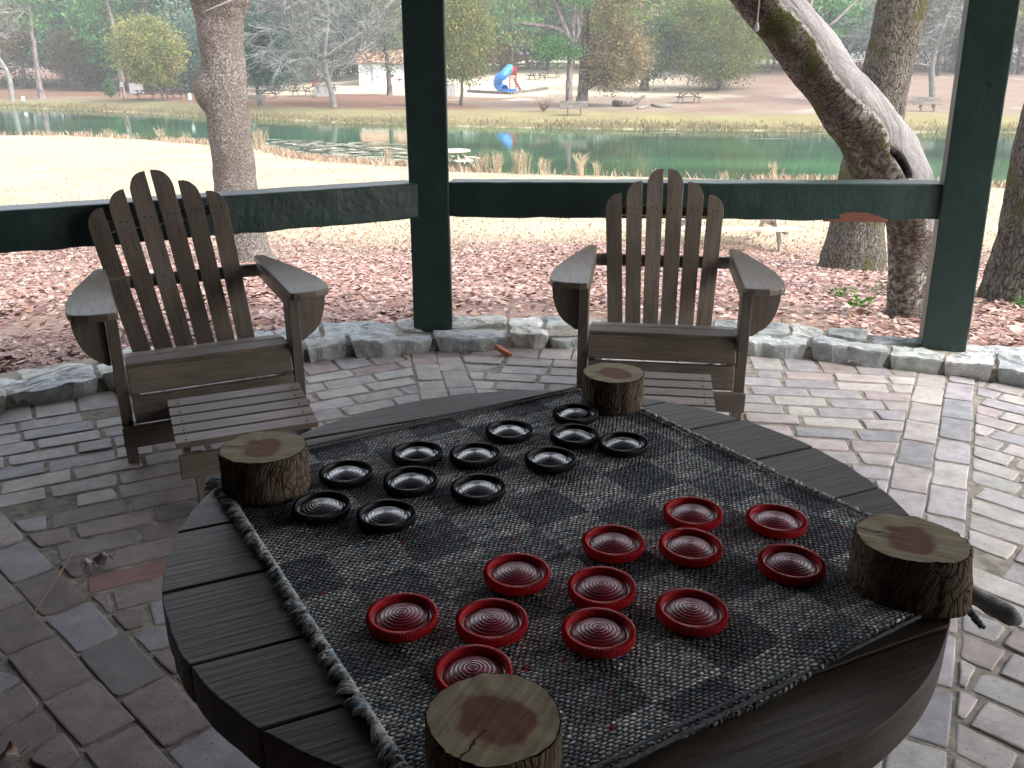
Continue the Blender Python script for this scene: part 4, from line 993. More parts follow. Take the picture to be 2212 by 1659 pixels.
# ------------------------------------------------------------------ small green plants and ground bits near the curb
def sprig(name, pos, n_, h, spread, lab, cat, seed, leaf=.05, climb=False, group=None):
    rs = random.Random(seed); r = empty(name, pos, 0, lab, cat, group); st = MB(); lf = MB()
    for i in range(n_):
        a = rs.random() * 6.28; d = Vector((math.cos(a) * spread, math.sin(a) * spread * .6, h * rs.uniform(.5, 1)))
        if climb: d = Vector((rs.uniform(-.5, .5) * spread, -.02, h * rs.uniform(.4, 1)))
        pts = [Vector((0, 0, 0)).lerp(d, k / 5) + Vector((rs.gauss(0, .01), rs.gauss(0, .01), 0)) * (k > 0) for k in range(6)]
        st.tube(pts, .002, 4, col=(.12, .10, .05))
        for p in pts[1:]:
            for _ in range(2):
                c = p + Vector((rs.gauss(0, .02), rs.gauss(0, .02), rs.gauss(0, .01))); x = Vector((rs.gauss(0, 1), rs.gauss(0, 1), rs.gauss(0, .4))).normalized(); y_ = x.cross(Vector((rs.gauss(0, .4), rs.gauss(0, .4), 1))).normalized()
                L = leaf * rs.uniform(.6, 1.2); z_ = x.cross(y_)
                ol = [c, c + x * L * .35 + y_ * L * .28 + z_ * L * .06, c + x * L, c + x * L * .35 - y_ * L * .28 + z_ * L * .06, c + x * L * .4]
                g_ = rs.uniform(.7, 1.2); lf.add(ol, [[0, 4, 1], [4, 2, 1], [0, 3, 4], [4, 3, 2]], None, (.09 * g_, .22 * g_, .05 * g_))
    st.build('stem', M['foliage'], r); lf.build('foliage', M['foliage'], r); return r
p = place(1815, 650); sprig('seedling', p, 4, .10, .07, 'small bright green seedling on the leaves, left of the leaning trunk', 'plant', 1)
p = place(1850, 668); sprig('seedling', p, 5, .09, .09, 'wider low green seedling just before the leaning trunk foot', 'plant', 2, .06)
p = place(1900, 640); sprig('seedling', p, 3, .12, .05, 'tiny seedling touching the leaning trunk', 'plant', 3, .035)
p = place(2140, 650); p.y -= .35; sprig('climbing_vine', p, 4, .42, .10, 'green leafy vine climbing the left side of the right edge tree', 'vine', 4, .055, True)
p = place(2200, 668); sprig('seedling', p, 4, .07, .07, 'small green seedling at the foot of the right edge tree', 'plant', 6, .05)
def curl_leaf(name, u, v, s_, rz, lab, col=(.45, .34, .25), seed=1):
    rs = random.Random(seed); p = gz(u, v, 0); mb = MB(); k = 9; vs = []; lob = [.05, .35, .6, .4, .9, .55, .75, .35, .03]
    for i in range(k):
        x = (i / (k - 1) - .5) * s_; w_ = lob[i] * s_ * .42
        for sx in (-1, -.4, 0, .4, 1): vs.append((x + rs.gauss(0, .002), sx * w_, .004 + .16 * s_ * (sx * sx) * lob[i] + .012 * math.sin(i * 1.3) + .008))
    fs = [[i * 5 + j, i * 5 + j + 1, i * 5 + 6 + j, i * 5 + 5 + j] for i in range(k - 1) for j in range(4)]
    mb.add(vs, fs, None, col); mb.tube([(s_ * .5, 0, .012), (s_ * .75, .01, .02), (s_ * .9, .02, .008)], .0012, 5, col=(.3, .2, .12)); o = mb.build(name, M['leaf'], smooth=True)
    o.location = (p[0], p[1], p[2]); o.rotation_euler = (0, 0, rz); return tag(o, lab, 'dry leaf')
curl_leaf('dry_leaf', 1855, 787, .11, .3, 'pale curled dry leaf on the bricks at the curb, near the right post', (.62, .52, .42), 1)
curl_leaf('dry_leaf', 216, 1222, .075, .9, 'pinkish crumpled dry leaf on a light brick at the left', (.42, .33, .31), 2)
curl_leaf('dry_leaf', 8, 1645, .06, .2, 'brown dry leaf at the bottom left frame corner', (.36, .25, .2), 3)
curl_leaf('dry_leaf', 95, 853, .06, .5, 'small tan leaf by the left end of the curb', (.5, .36, .25), 4)
def twig(pts, lab, r_=.002, name='pine_needle'):
    mb = MB(); mb.tube([Vector(gz(u, v, .006 + .01 * (i % 2))) for i, (u, v) in enumerate(pts)], r_, 6); o = mb.build(name, M['tw'], smooth=True); tag(o, lab, 'twig'); return o
M['tw'] = plain_mat('dry_twig', (.22, .14, .09), (.32, .21, .14), 60, .8)
twig([(160, 1188), (140, 1222), (108, 1270), (70, 1328)], 'long brown pine needle lying on the bricks at the left', .0022)
twig([(140, 1250), (146, 1272), (143, 1310)], 'short brown pine needle beside the long one', .0014)
cp = gz(1088, 764, .0); mb = MB(); mb.prism([(-.045, -.012), (-.02, -.02), (.03, -.014), (.045, .002), (.01, .014), (-.03, .012)], .02)
o = mb.build('brick_chip', plain_mat('orange_brick', (.40, .13, .07), (.48, .2, .12), 40, .8), bevel=.003); o.location = (cp[0], cp[1] - .02, .02); o.rotation_euler = (0, .5, -.3); tag(o, 'orange brick chip lying against the stone curb', 'brick chip')
for u, lab, v1 in ((1636, 'thin white pull cord with a small white knob hanging before the leaning trunk', 48), (1617, 'fainter thin cord left of the knobbed pull cord', 62)):
    p = gy(u, v1, 3.6); mb = MB(); mb.tube([(p[0], p[1], p[2]), (p[0] + .002, p[1], 2.0), (p[0], p[1], 2.72)], .0028 if v1 == 48 else .0014, 6)
    if v1 == 48: mb.lathe([(.0005, -.035), (.008, -.028), (.009, -.018), (.006, -.004), (.002, .002)], 12, (p[0], p[1], p[2]))
    tag(mb.build('pull_cord', M['cord'] if v1 == 48 else M['bark_far'], smooth=True), lab, 'cord')

# ------------------------------------------------------------------ foliage helpers for the far bank
def cards(P, size, pal, parent, name='crown', asp=.6, mat=None, stuff=False, clump=None, vary=.35):
    n_ = len(P); 
    a = np.random.randn(n_, 3); a /= np.linalg.norm(a, axis=1)[:, None]; b = np.random.randn(n_, 3); b -= (a * b).sum(1)[:, None] * a; b /= np.linalg.norm(b, axis=1)[:, None]
    s = (size * (0.6 + .9 * np.random.rand(n_)))[:, None]; a = a * s * .5; b = b * s * .5 * asp
    V = np.stack([P - a, P + b, P + a, P - b], 1).reshape(-1, 3); F = np.arange(n_ * 4).reshape(-1, 4)
    pal = np.array(pal)
    if clump is None: c = pal[np.random.randint(len(pal), size=n_)]
    else: c = pal[clump % len(pal)]
    c = c * (1 + vary * (np.random.rand(n_, 1) - .5) * 2)
    o = fast_mesh(name, V, [F], [c], mat or M['foliage'], parent)
    if stuff: o['kind'] = 'stuff'
    return o
def clumps(c, rad, nc, per, cs, shell=.55, flat=1.0, low=None, rs=None):
    """leaf positions gathered in clumps through an ellipsoid"""
    c = np.array(c); rad = np.array(rad); d = np.random.randn(nc, 3); d /= np.linalg.norm(d, axis=1)[:, None]
    rr = (shell + (1 - shell) * np.random.rand(nc, 1) ** .6) * (1 + .12 * np.random.randn(nc, 1)); K = d * rr * rad
    if low is not None: K[:, 2] = np.maximum(K[:, 2], -low * rad[2] + .15 * rad[2] * np.random.rand(nc))
    K += c; pp = np.repeat(K, per, 0) + np.random.randn(nc * per, 3) * cs * np.array([1, 1, .65 * flat]); ids = np.repeat(np.random.randint(0, 99, nc), per)
    return pp, ids, K
OLIVE = [(.135, .150, .060), (.105, .130, .052), (.165, .165, .072), (.085, .115, .048)]
YELG = [(.20, .20, .060), (.165, .185, .060), (.235, .215, .075), (.14, .165, .055)]
YELB = [(.24, .19, .070), (.29, .215, .085), (.19, .17, .065), (.33, .22, .10)]
DARKG = [(.040, .072, .052), (.055, .090, .064), (.030, .055, .042), (.065, .10, .075)]
BLUEG = [(.075, .115, .092), (.055, .092, .074), (.095, .135, .108), (.045, .075, .062)]
PINEG = [(.060, .135, .050), (.085, .170, .065), (.045, .105, .045), (.10, .19, .075)]
BROWN = [(.095, .078, .042), (.080, .075, .042), (.115, .085, .045), (.060, .068, .040)]
ORNG = [(.42, .17, .075), (.36, .22, .09), (.30, .24, .085), (.45, .13, .07)]
GREYG = [(.14, .155, .115), (.17, .18, .14), (.11, .125, .09), (.20, .205, .165)]
def _sat(P_, k, g=1.0):
    return [tuple(max(.004, g * (sum(c) / 3 + (x - sum(c) / 3) * k)) for x in c) for c in P_]
OLIVE, YELG, YELB, DARKG, BLUEG, PINEG, GREYG, BROWN = _sat(OLIVE, 1.2, 1.3), _sat(YELG, .92, 1.3), _sat(YELB, .75, 1.0), _sat(DARKG, 1.5, 1.35), _sat(BLUEG, 1.4, 1.3), _sat(PINEG, 1.1, 1.2), _sat(GREYG, 1.5, 1.15), _sat(BROWN, 1.1, 1.2)
def branchy(mb, p, d, L, r0, depth, rs, droop=0.0, n_=5, spread=.6, kids_=3, minr=.012):
    k = 4; pts = [p]; dd = d.copy(); tips = []
    for i in range(k):
        dd = (dd + Vector((rs.gauss(0, .16), rs.gauss(0, .16), rs.gauss(0, .12) - droop * .15))).normalized(); pts.append(pts[-1] + dd * (L / k))
    mb.tube(pts, [max(minr, r0 * (1 - .5 * i / k)) for i in range(k + 1)], n_, cap=False)
    if depth > 0:
        for j in range(kids_):
            q = pts[rs.randint(1, k)]; nd = (dd + Vector((rs.gauss(0, spread), rs.gauss(0, spread), rs.gauss(0, spread * .7) - droop * .2))).normalized()
            tips += branchy(mb, q, nd, L * rs.uniform(.5, .78), r0 * .5, depth - 1, rs, droop, max(3, n_ - 1), spread, kids_, minr)
    else: tips.append(pts[-1])
    return tips
def pxp(u, v, y): return Vector(gy(u, v, y))
def tree(name, lab, base, trunk, crown, pal, tmat='bark_far', seed=1, nc=60, per=60, leaf=.2, cs=.55, group='trees on the far bank', limbs=8, tw=10, shell=.45, low=None, asp=.6, lich=0, addc=None):
    """base (u,v); trunk = [(u,v)...] above the base; crown = (u0,v0,u1,v1); tw = trunk width in px"""
    np.random.seed(seed); rs = random.Random(seed); b = place(*base); y = b.y; k = mpp(y, b.z)
    r = empty(name, b, 0, lab, 'tree', group); mb = MB(); pts = [Vector((0, 0, -.2)), Vector((0, 0, .05))]; rad = [tw * k * .75, tw * k * .58]
    for i, (u, v) in enumerate(trunk): pts.append(pxp(u, v, y) - b); rad.append(tw * k * .5 * (1 - .55 * (i + 1) / len(trunk)))
    P2, R2 = [], []
    for i in range(len(pts) - 1):
        for j in range(4): P2.append(pts[i].lerp(pts[i + 1], j / 4) + Vector((rs.gauss(0, .02), rs.gauss(0, .02), 0))); R2.append(rad[i] + (rad[i + 1] - rad[i]) * j / 4)
    P2.append(pts[-1]); R2.append(rad[-1]); mb.tube(P2, R2, 9)
    if crown:
        u0, v0, u1, v1 = crown; a = pxp((u0 + u1) / 2, (v0 + v1) / 2, y) - b; rx = (u1 - u0) / 2 * k; rz_ = (v1 - v0) / 2 * k
        pp, ids, K = clumps((a.x, a.y, a.z), (rx, rx * .8, rz_), int(nc * 1.6), per, cs * .82, shell, 1, low)
        ks = K[np.random.permutation(len(K))[:limbs * 3]]
        for kk in ks:
            q = Vector(kk); zc = min(pts[-1].z, max(1.0, q.z - abs(q.x) * .7)); j = min(range(len(P2)), key=lambda i_: abs(P2[i_].z - zc)); s_ = P2[j]; mid = s_.lerp(q, .5) + Vector((rs.gauss(0, .15), rs.gauss(0, .15), .25))
            mb.tube([s_, mid, q], [max(.02, R2[j] * .45), .035, .015], 5, cap=False)
    if lich:
        lb = MB()
        for _ in range(lich):
            q = P2[rs.randint(len(P2) // 2, len(P2) - 1)]; branchy(lb, q, Vector((rs.uniform(-1, 1), rs.uniform(-.9, 0.2), rs.uniform(-.1, .8))).normalized(), 2.6, .09, 3, rs, .3, 4, .55, 3, .02)
        lb.build('lichened_branches', M['bark_pale'], r)
    mb.build('trunk', M[tmat], r, smooth=True)
    if crown: cards(pp, leaf, pal, r, 'crown', asp, clump=ids)
    if addc:
        for (c4, pl, nc_, per_) in addc:
            u0, v0, u1, v1 = c4; a = pxp((u0 + u1) / 2, (v0 + v1) / 2, y) - b
            pp, ids, K = clumps((a.x, a.y - .8, a.z), ((u1 - u0) / 2 * k, (u1 - u0) / 2 * k * .7, (v1 - v0) / 2 * k), nc_, per_, cs * .7, .2)
            for kk in K[:6]: 
                q = Vector(kk); j = min(range(len(P2)), key=lambda i_: abs(P2[i_].z - q.z + .3)); mb2 = MB()
            cards(pp, leaf, pl, r, 'crown', .3 if pl is PINEG else asp, clump=ids)
    return r
def bare(name, lab, base, dirs, h, tw, seed, mat='bark_pale', depth=4, kids_=4, first=.25, group='trees on the far bank', lean=(0, 0), droop=.1, bl=.42):
    rs = random.Random(seed); b = place(*base); k = mpp(b.y, b.z); r = empty(name, b, 0, lab, 'tree', group); mb = MB(); r0 = tw * k / 2
    pts = [Vector((0, 0, -.2))]; n_ = 14
    for i in range(n_ + 1): pts.append(Vector((lean[0] * (i / n_) ** 1.3 + .25 * math.sin(i * .8 + seed), lean[1] * i / n_, h * i / n_)) + Vector((-.25 * math.sin(seed), 0, 0)))
    mb.tube(pts, [r0 * 1.3] + [max(.03, r0 * (1.05 - .85 * i / n_)) for i in range(n_ + 1)], 9); mb.build('trunk', M[mat], r, smooth=True)
    bb = MB()
    for i in range(dirs):
        j = int(n_ * (first + (1 - first) * i / dirs)) + 1; a = rs.random() * 6.28
        branchy(bb, pts[j], Vector((math.cos(a), math.sin(a) * .7, rs.uniform(.05, .7))).normalized(), h * bl * rs.uniform(.6, 1) * (1.1 - .5 * j / n_), r0 * .4 * (1.1 - .5 * j / n_), depth - 1, rs, droop, 5, .55, kids_, .016)
    bb.build('branches', M[mat], r); return r

# left of the burl tree
bare('bare_tree', 'slim white leaning bare tree at the far left edge', (27, 219), 12, 9.5, 11, 5, 'bark_pale', 4, 3, .35, lean=(-2.6, 0))
tree('pine_tree', 'pine with a straight purplish trunk and dead white side branches, second from the left', (92, 213), [(84, 180), (78, 130), (70, 75), (62, 20), (58, -60)], None, None, 'bark_pine', 2, tw=13, lich=3, addc=[((30, 30, 95, 62), PINEG, 10, 60), ((10, -60, 110, 10), PINEG, 30, 60)])
tree('pine_tree', 'tall curved pine with a forked purplish trunk left of the yellow green tree', (264, 208), [(262, 160), (256, 110), (246, 60), (236, 25), (228, -10), (222, -60)], None, None, 'bark_pine', 3, tw=11, addc=[((170, -70, 280, 15), PINEG, 40, 60)])
tree('maple_tree', 'round yellow green tree over two dark picnic tables', (353, 219), [(350, 205), (345, 185), (340, 150), (330, 110), (322, 80)], (250, 44, 388, 186), YELG, 'bark_far', 4, 120, 110, .17, .6, tw=6, low=.85, limbs=10)
tree('bushy_evergreen', 'dense dark evergreen tree left of the burl tree trunk', (383, 195), [(384, 170), (384, 120), (384, 60)], (330, -60, 425, 165), DARKG, 'bark_far', 5, 90, 90, .22, .8, tw=16)
tree('cedar_tree', 'bluish grey green tree touching the left side of the burl tree', (420, 200), [(420, 170), (420, 100)], (372, 50, 470, 190), BLUEG, 'bark_far', 6, 90, 100, .18, .6, tw=8)
tree('oak_tree', 'brown leaved oak with dark trunk behind the leftmost picnic table', (190, 196), [(190, 180), (188, 150), (190, 100)], (110, 60, 262, 178), BROWN, 'bark_far', 7, 120, 80, .22, .7, tw=14, group=None)
np.random.seed(11); b = place(240, 211); k = mpp(b.y, b.z); bs = empty('bush', b, 0, 'small bright green cone shaped bush at the foot of the curved pine', 'bush')
pp, ids, K = clumps((0, 0, 20 * k), (13 * k, 12 * k, 19 * k), 60, 70, .16, .4); wgt = 1 - .45 * np.clip((pp[:, 2] / (40 * k)), 0, 1); pp[:, 0] *= wgt; pp[:, 1] *= wgt; cards(pp, .12, PINEG, bs, 'foliage', .4)
mb = MB(); mb.tube([(0, 0, -.1), (0, 0, 1.0)], .06, 6); mb.build('stem', M['bark_far'], bs)
# between burl tree and centre post
tree('live_oak', 'huge dark bluish evergreen oak with a broad black trunk right of the burl tree', (590, 196), [(590, 175), (590, 150), (592, 110), (592, 60)], (520, -40, 668, 172), BLUEG + DARKG, 'bark_far', 8, 170, 110, .22, .9, tw=27, low=.9)
tree('live_oak', 'dark evergreen with a slim grey trunk close to the right side of the burl tree', (562, 228), [(558, 205), (556, 180), (553, 150)], (525, 40, 600, 180), BLUEG, 'bark_far', 9, 70, 90, .16, .6, tw=10)
bare('bare_tree', 'wide grey bare tree with tangled twigs before the white shed', (722, 231), 26, 12.5, 13, 8, 'bark_pale', 5, 4, .16, droop=.05, bl=.50)
tree('cypress_tree', 'thin crowned tree with a reddish trunk standing in front of the white shed', (842, 206), [(841, 180), (838, 150), (834, 110), (832, 60), (832, 0)], (795, -30, 880, 150), GREYG + OLIVE, 'bark_far', 10, 60, 50, .16, .55, tw=12, addc=[((822, 60, 858, 110), PINEG, 8, 60), ((824, 125, 850, 162), PINEG, 6, 40)])
# right of the centre post
tree('cypress_tree', 'slender yellow green tree just right of the centre post', (996, 229), [(997, 200), (998, 170), (997, 130), (992, 60), (986, 10)], (942, -30, 1052, 172), YELG + OLIVE, 'bark_far', 12, 130, 100, .15, .55, tw=7, low=.95)
tree('maple_tree', 'small orange and yellow tree behind the blue slide', (1083, 153), [(1083, 140), (1083, 120)], (1048, 86, 1128, 138), ORNG + YELG, 'bark_far', 13, 60, 70, .22, .6, tw=8)
bare('bare_tree', 'pale forked trunk left of the bright green pine bough', (1142, 149), 6, 9, 8, 21, 'bark_pale', 3, 3, .4)
tree('pine_tree', 'big pine with a long left limb, rising behind the bench', (1229, 233), [(1229, 200), (1230, 160), (1232, 120), (1236, 85), (1240, 40), (1243, -20), (1243, -80)], None, None, 'bark_pine', 14, tw=16, addc=[((1148, 82, 1250, 134), PINEG, 34, 90), ((1100, -60, 1200, -10), PINEG, 30, 60), ((1190, -40, 1290, 20), PINEG, 20, 60)])
pt = kids(bpy.data.objects[[o.name for o in bpy.data.objects if o.name.startswith('pine_tree')][-1]])
pr_ = [o for o in bpy.data.objects if o.get('label', '').startswith('big pine')][0]; b = pr_.location; y = b.y
def lim(parent, pts, r0, mat):
    W = [pxp(u, v, y) - b for u, v in pts]; mb = MB(); P3 = []
    for i in range(len(W) - 1):
        for j in range(4): P3.append(W[i].lerp(W[i + 1], j / 4))
    P3.append(W[-1]); mb.tube(P3, [r0 * (1 - .7 * i / len(P3)) for i in range(len(P3))], 7); return mb.build('limb', M[mat], parent, smooth=True)
lim(pr_, [(1231, 88), (1218, 70), (1195, 60), (1160, 55), (1120, 50)], .26, 'bark_pine'); lim(pr_, [(1233, 90), (1220, 62), (1208, 30), (1195, 0), (1180, -30)], .24, 'bark_pine'); lim(pr_, [(1238, 95), (1250, 70), (1246, 40), (1262, 10), (1275, -20)], .20, 'bark_pine')
tree('oak_tree', 'dark thick oak trunk with yellow brown foliage on its right, beside the big pine', (1256, 230), [(1258, 205), (1261, 160), (1264, 110), (1266, 60), (1268, 10), (1270, -60)], (1262, 60, 1392, 186), YELB, 'bark_far', 15, 110, 80, .17, .65, tw=26, low=.95, addc=[((1260, -60, 1400, 70), OLIVE + YELB, 90, 60)])
tree('lichened_oak', 'oak with pale lichen covered branches and a short dark trunk', (1391, 195), [(1392, 175), (1396, 155), (1400, 130), (1402, 90)], (1300, 20, 1475, 172), OLIVE + DARKG + GREYG, 'bark_far', 16, 150, 90, .18, .75, tw=20, low=.85, lich=7)
tree('oak_tree', 'wide olive green oak with low drooping crown left of the leaning trunk', (1555, 195), [(1556, 175), (1558, 150), (1560, 100)], (1448, -20, 1660, 178), OLIVE, 'bark_far', 17, 200, 100, .18, .85, tw=15, low=.95)
tree('oak_tree', 'spreading yellow green tree over the picnic shelter', (1800, 150), [(1800, 130), (1805, 105), (1812, 80)], (1745, -60, 1915, 96), YELG + DARKG, 'bark_far', 18, 150, 80, .28, 1.0, tw=12)
bare('bare_tree', 'bare tree with grey trunk right behind the right bench', (2014, 220), 20, 12, 14, 27, 'bark_pale', 5, 4, .22, bl=.45)
bare('bare_tree', 'thick bare tree farther back, left of the right post', (2061, 156), 16, 14, 17, 28, 'bark_far', 4, 4, .3, bl=.42)
bare('bare_tree', 'greyish bare tree right of the right post', (2190, 160), 18, 14, 12, 31, 'bark_pale', 4, 4, .25, bl=.45)
bare('bare_tree', 'slender distant sapling below the leaning trunk', (1672, 140), 7, 6, 5, 33, 'bark_far', 3, 3, .4)
# woods: one mass closing the view
np.random.seed(40); wm = MB(); PP = []; CC = []
reg = [(-75, -38, BROWN + DARKG + PINEG), (-38, -12, DARKG + GREYG + BLUEG), (-12, 16, OLIVE + GREYG + PINEG), (16, 40, OLIVE + YELG + DARKG + PINEG), (40, 100, GREYG + BROWN + OLIVE)]
rs = random.Random(5); cnt = 0
for row in range(5):
    x = -115 + row * 2.5
    while x < 120:
        yb = float(Ff(x)) + (52 if x > -14 else 27 + 25 * sm(-40, -14, x)) + row * 7 + rs.uniform(-3, 3); zb = H(x, yb); hh = rs.uniform(9, 14) + row * 2.2
        pal = [p for a_, b2, p in reg if a_ <= x < b2]; pal = np.array(pal[0] if pal else DARKG) * 1.15; rx = rs.uniform(2.6, 4.6)
        c1_, c2_ = pal[rs.randrange(len(pal))], pal[rs.randrange(len(pal))]
        lowk = rs.uniform(.12, .3) if row < 1 else .03
        pp, ids, K = clumps((x, yb, zb + hh * (.5 + lowk / 2)), (rx, rx, hh * (.5 - lowk / 2)), 52, 60, .75, .3)
        PP.append(pp); cc = np.where((ids % 2 == 0)[:, None], c1_, c2_) * (1 + .5 * (np.random.rand(len(pp), 1) - .5)); CC.append(cc)
        if row < 1: wm.tube([(x, yb, zb - .3), (x + rs.gauss(0, .3), yb, zb + hh * .35), (x + rs.gauss(0, .6), yb, zb + hh * .85)], [rs.uniform(.2, .35), .18, .05], 6)
        x += rs.uniform(3.2, 6.0)
PP = np.concatenate(PP); CC = np.concatenate(CC); nW = len(PP)
a = np.random.randn(nW, 3); a /= np.linalg.norm(a, axis=1)[:, None]; b = np.random.randn(nW, 3); b -= (a * b).sum(1)[:, None] * a; b /= np.linalg.norm(b, axis=1)[:, None]; s = .36 * (.6 + .9 * np.random.rand(nW, 1))
V = np.stack([PP - a * s / 2, PP + b * s * .32, PP + a * s / 2, PP - b * s * .32], 1).reshape(-1, 3)
wo_ = fast_mesh('woods', V, [np.arange(nW * 4).reshape(-1, 4)], [CC], M['foliage']); tag(wo_, 'distant mixed woods of pines and bare hardwoods closing the view', 'woods', kind='stuff')
tk = wm.build('wood_trunks', M['bark_far'], wo_, smooth=True); tk['kind'] = 'stuff'

# ------------------------------------------------------------------ picnic tables, benches and other far things
def picnic(mat, L=1.85, tilt=0):
    r = empty('picnic_table'); W = M[mat]
    for nm, y, z, wd, k in (('tabletop', 0, .74, .72, 5),):
        mb = MB()
        for i in range(k): mb.box((0, -wd / 2 + (i + .5) * wd / k, z), (L, wd / k - .008, .038))
        mb.build('tabletop', W, r)
    for s_ in (-1, 1):
        mb = MB(); mb.box((0, s_ * .66, .44), (L, .13, .038)); mb.box((0, s_ * .80, .44), (L, .12, .038)); mb.build('seat', W, r)
    for e in (-1, 1):
        for s_ in (-1, 1):
            mb = MB(); mb.bar((e * (L / 2 - .3), s_ * .72, 0), (e * (L / 2 - .3), s_ * .2, .72), .10, .04, (1, 0, 0)); mb.build('leg', W, r)
        mb = MB(); mb.box((e * (L / 2 - .26), 0, .395), (.04, 1.66, .10)); mb.box((e * (L / 2 - .26), 0, .69), (.04, .68, .07)); mb.bar((e * (L / 2 - .3), 0, .40), (e * .12, 0, .70), .08, .04, (0, 1, 0)); mb.build('brace', W, r)
    return r
pics = [(315, 214, .25, 'darktable', 'dark picnic table left of the yellow green tree trunk, on the grass edge'), (383, 213, -.1, 'darktable', 'dark picnic table right of the yellow green tree trunk, by the bank'),
 (338, 201, .1, 'darktable', 'dark picnic table just behind the yellow green tree trunk'), (410, 203, -.2, 'darktable', 'dark picnic table against the burl tree, farther back'),
 (212, 198, .2, 'darktable', 'dark picnic table partly hidden by the cone shaped bush'), (277, 194, 0, 'darktable', 'dark picnic table behind the curved pine'),
 (580, 213, .1, 'darktable', 'dark picnic table between the burl tree and the live oak'), (652, 207, -.15, 'tablewood', 'picnic table with a grill to its right'), (709, 199, 0, 'darktable', 'picnic table behind the wide bare tree'),
 (1160, 172, .5, 'tablewood', 'left of two grey picnic tables in the sunny field'), (1193, 168, -.3, 'tablewood', 'right of two grey picnic tables in the sunny field'),
 (1487, 222, .12, 'tablewood', 'lone grey picnic table on pale sand before the olive oak'), (1862, 143, .1, 'darktable', 'picnic table under the shelter roof')]
protos = {}
for u, v, rz, mt, lab in pics:
    p = place(u, v)
    if mt not in protos: o = protos[mt] = picnic(mt)
    else: o = copy_tree(protos[mt])
    o.location = p; o.rotation_euler = (0, 0, rz); tag(o, lab, 'picnic table', 'picnic tables on the far bank')
p = place(1590, 542); o = picnic('paletable', 1.95); o.scale = (1, 1, .78); o.location = (p.x, p.y + .72, p.z - .02); o.rotation_euler = (0, 0, -.03); tag(o, 'pale wooden picnic table on the fallen leaves directly behind the right chair', 'picnic table')
# round white table near the shore
p = place(985, 370); r = empty('round_picnic_table', (p.x - .10, p.y + .6, H(p.x, p.y + .6)), .5, 'round white picnic table on the straw lawn by the near shore', 'picnic table'); W = M['paletable']
mb = MB(); ol = [(.62 * math.cos(a * math.pi / 12), .62 * math.sin(a * math.pi / 12)) for a in range(24)]; mb.prism(ol, .045, Matrix.Translation((0, 0, .74))); mb.build('tabletop', W, r)
for a in range(4):
    an = a * math.pi / 2; c, s_ = math.cos(an), math.sin(an)
    mb = MB(); mb.box((.82 * c, .82 * s_, .45), (.24, .72, .04), (0, 0, an)); mb.build('seat', W, r)
    mb = MB(); mb.bar((.25 * c, .25 * s_, .72), (.92 * c + .12 * s_, .92 * s_ - .12 * c, 0), .10, .05, (-s_, c, 0)); mb.bar((.1 * c, .1 * s_, .40), (.92 * c, .92 * s_, .40), .04, .09); mb.build('leg', W, r)
def bench(u, v, rz, lab, back_to=True):
    p = place(u, v); r = empty('park_bench', p, rz, lab, 'bench', 'park benches facing the pond'); W = M['tablewood']
    for i in range(3): mb = MB(); mb.box((0, -.12 + i * .13, .44), (1.8, .115, .035)); mb.build('seat_slat', W, r)
    for i in range(3): mb = MB(); mb.box((0, .26 + .05 * i, .55 + .14 * i), (1.8, .03, .125), (-.33, 0, 0)); mb.build('back_slat', W, r)
    for s_ in (-1, 1): mb = MB(); mb.bar((s_ * .42, -.05, 0), (s_ * .42, .0, .42), .10, .07, (1, 0, 0)); mb.bar((s_ * .42, .22, .2), (s_ * .42, .40, .88), .07, .05, (1, 0, 0)); mb.box((s_ * .42, .06, .40), (.06, .42, .06)); mb.build('leg', W, r)
bench(1240, 250, .02, 'grey park bench in front of the big pine trunk'); bench(2002, 241, -.03, 'grey park bench in front of the bare tree at the right'); bench(548, 232, .1, 'grey park bench half hidden by the right side of the burl tree')
# bins, grill, signs
for u, v, lab in ((699, 209, 'grey white concrete bin beside the red grill'), (296, 202, 'grey white concrete bin behind the curved pine'), (969, 209, 'white bin peeking out right of the centre post')):
    p = place(u, v); r = empty('bin', p, .1, lab, 'bin', 'concrete bins'); mb = MB(); mb.box((0, 0, .5), (1.25, .8, 1.0)); mb.build('body', M['concrete'], r, bevel=.03); mb = MB(); mb.box((0, 0, 1.03), (1.3, .85, .06)); mb.build('lid', M['concrete'], r, bevel=.01)
p = place(684, 209); r = empty('grill', p, 0, 'red posted park grill with a dark box left of the concrete bin', 'grill'); mb = MB(); mb.tube([(0, 0, -.1), (0, 0, .8)], .07, 8); mb.build('post', M['red'], r); mb = MB(); mb.box((0, 0, 1.0), (.62, .45, .28)); mb.box((0, -.1, 1.2), (.62, .04, .14)); mb.build('firebox', M['rust'], r, bevel=.01)
def sign(u, v, h, mat, lab, sz=(.3, .4), name='sign_post'):
    p = place(u, v); r = empty(name, p, 0, lab, 'sign'); mb = MB(); mb.box((0, 0, h / 2), (.07, .07, h)); mb.build('post', M[mat], r); mb = MB(); mb.box((0, -.05, h - sz[1] / 2), (sz[0], .03, sz[1])); mb.build('panel', M['white'], r)
sign(52, 219, .45, 'concrete', 'tiny white sign by the water at the far left'); sign(268, 217, 1.55, 'rust', 'rusty post with a small white plate before the curved pine', (.22, .42)); sign(413, 228, .95, 'concrete', 'slim pale marker post at the bank left of the burl tree', (.26, .5))
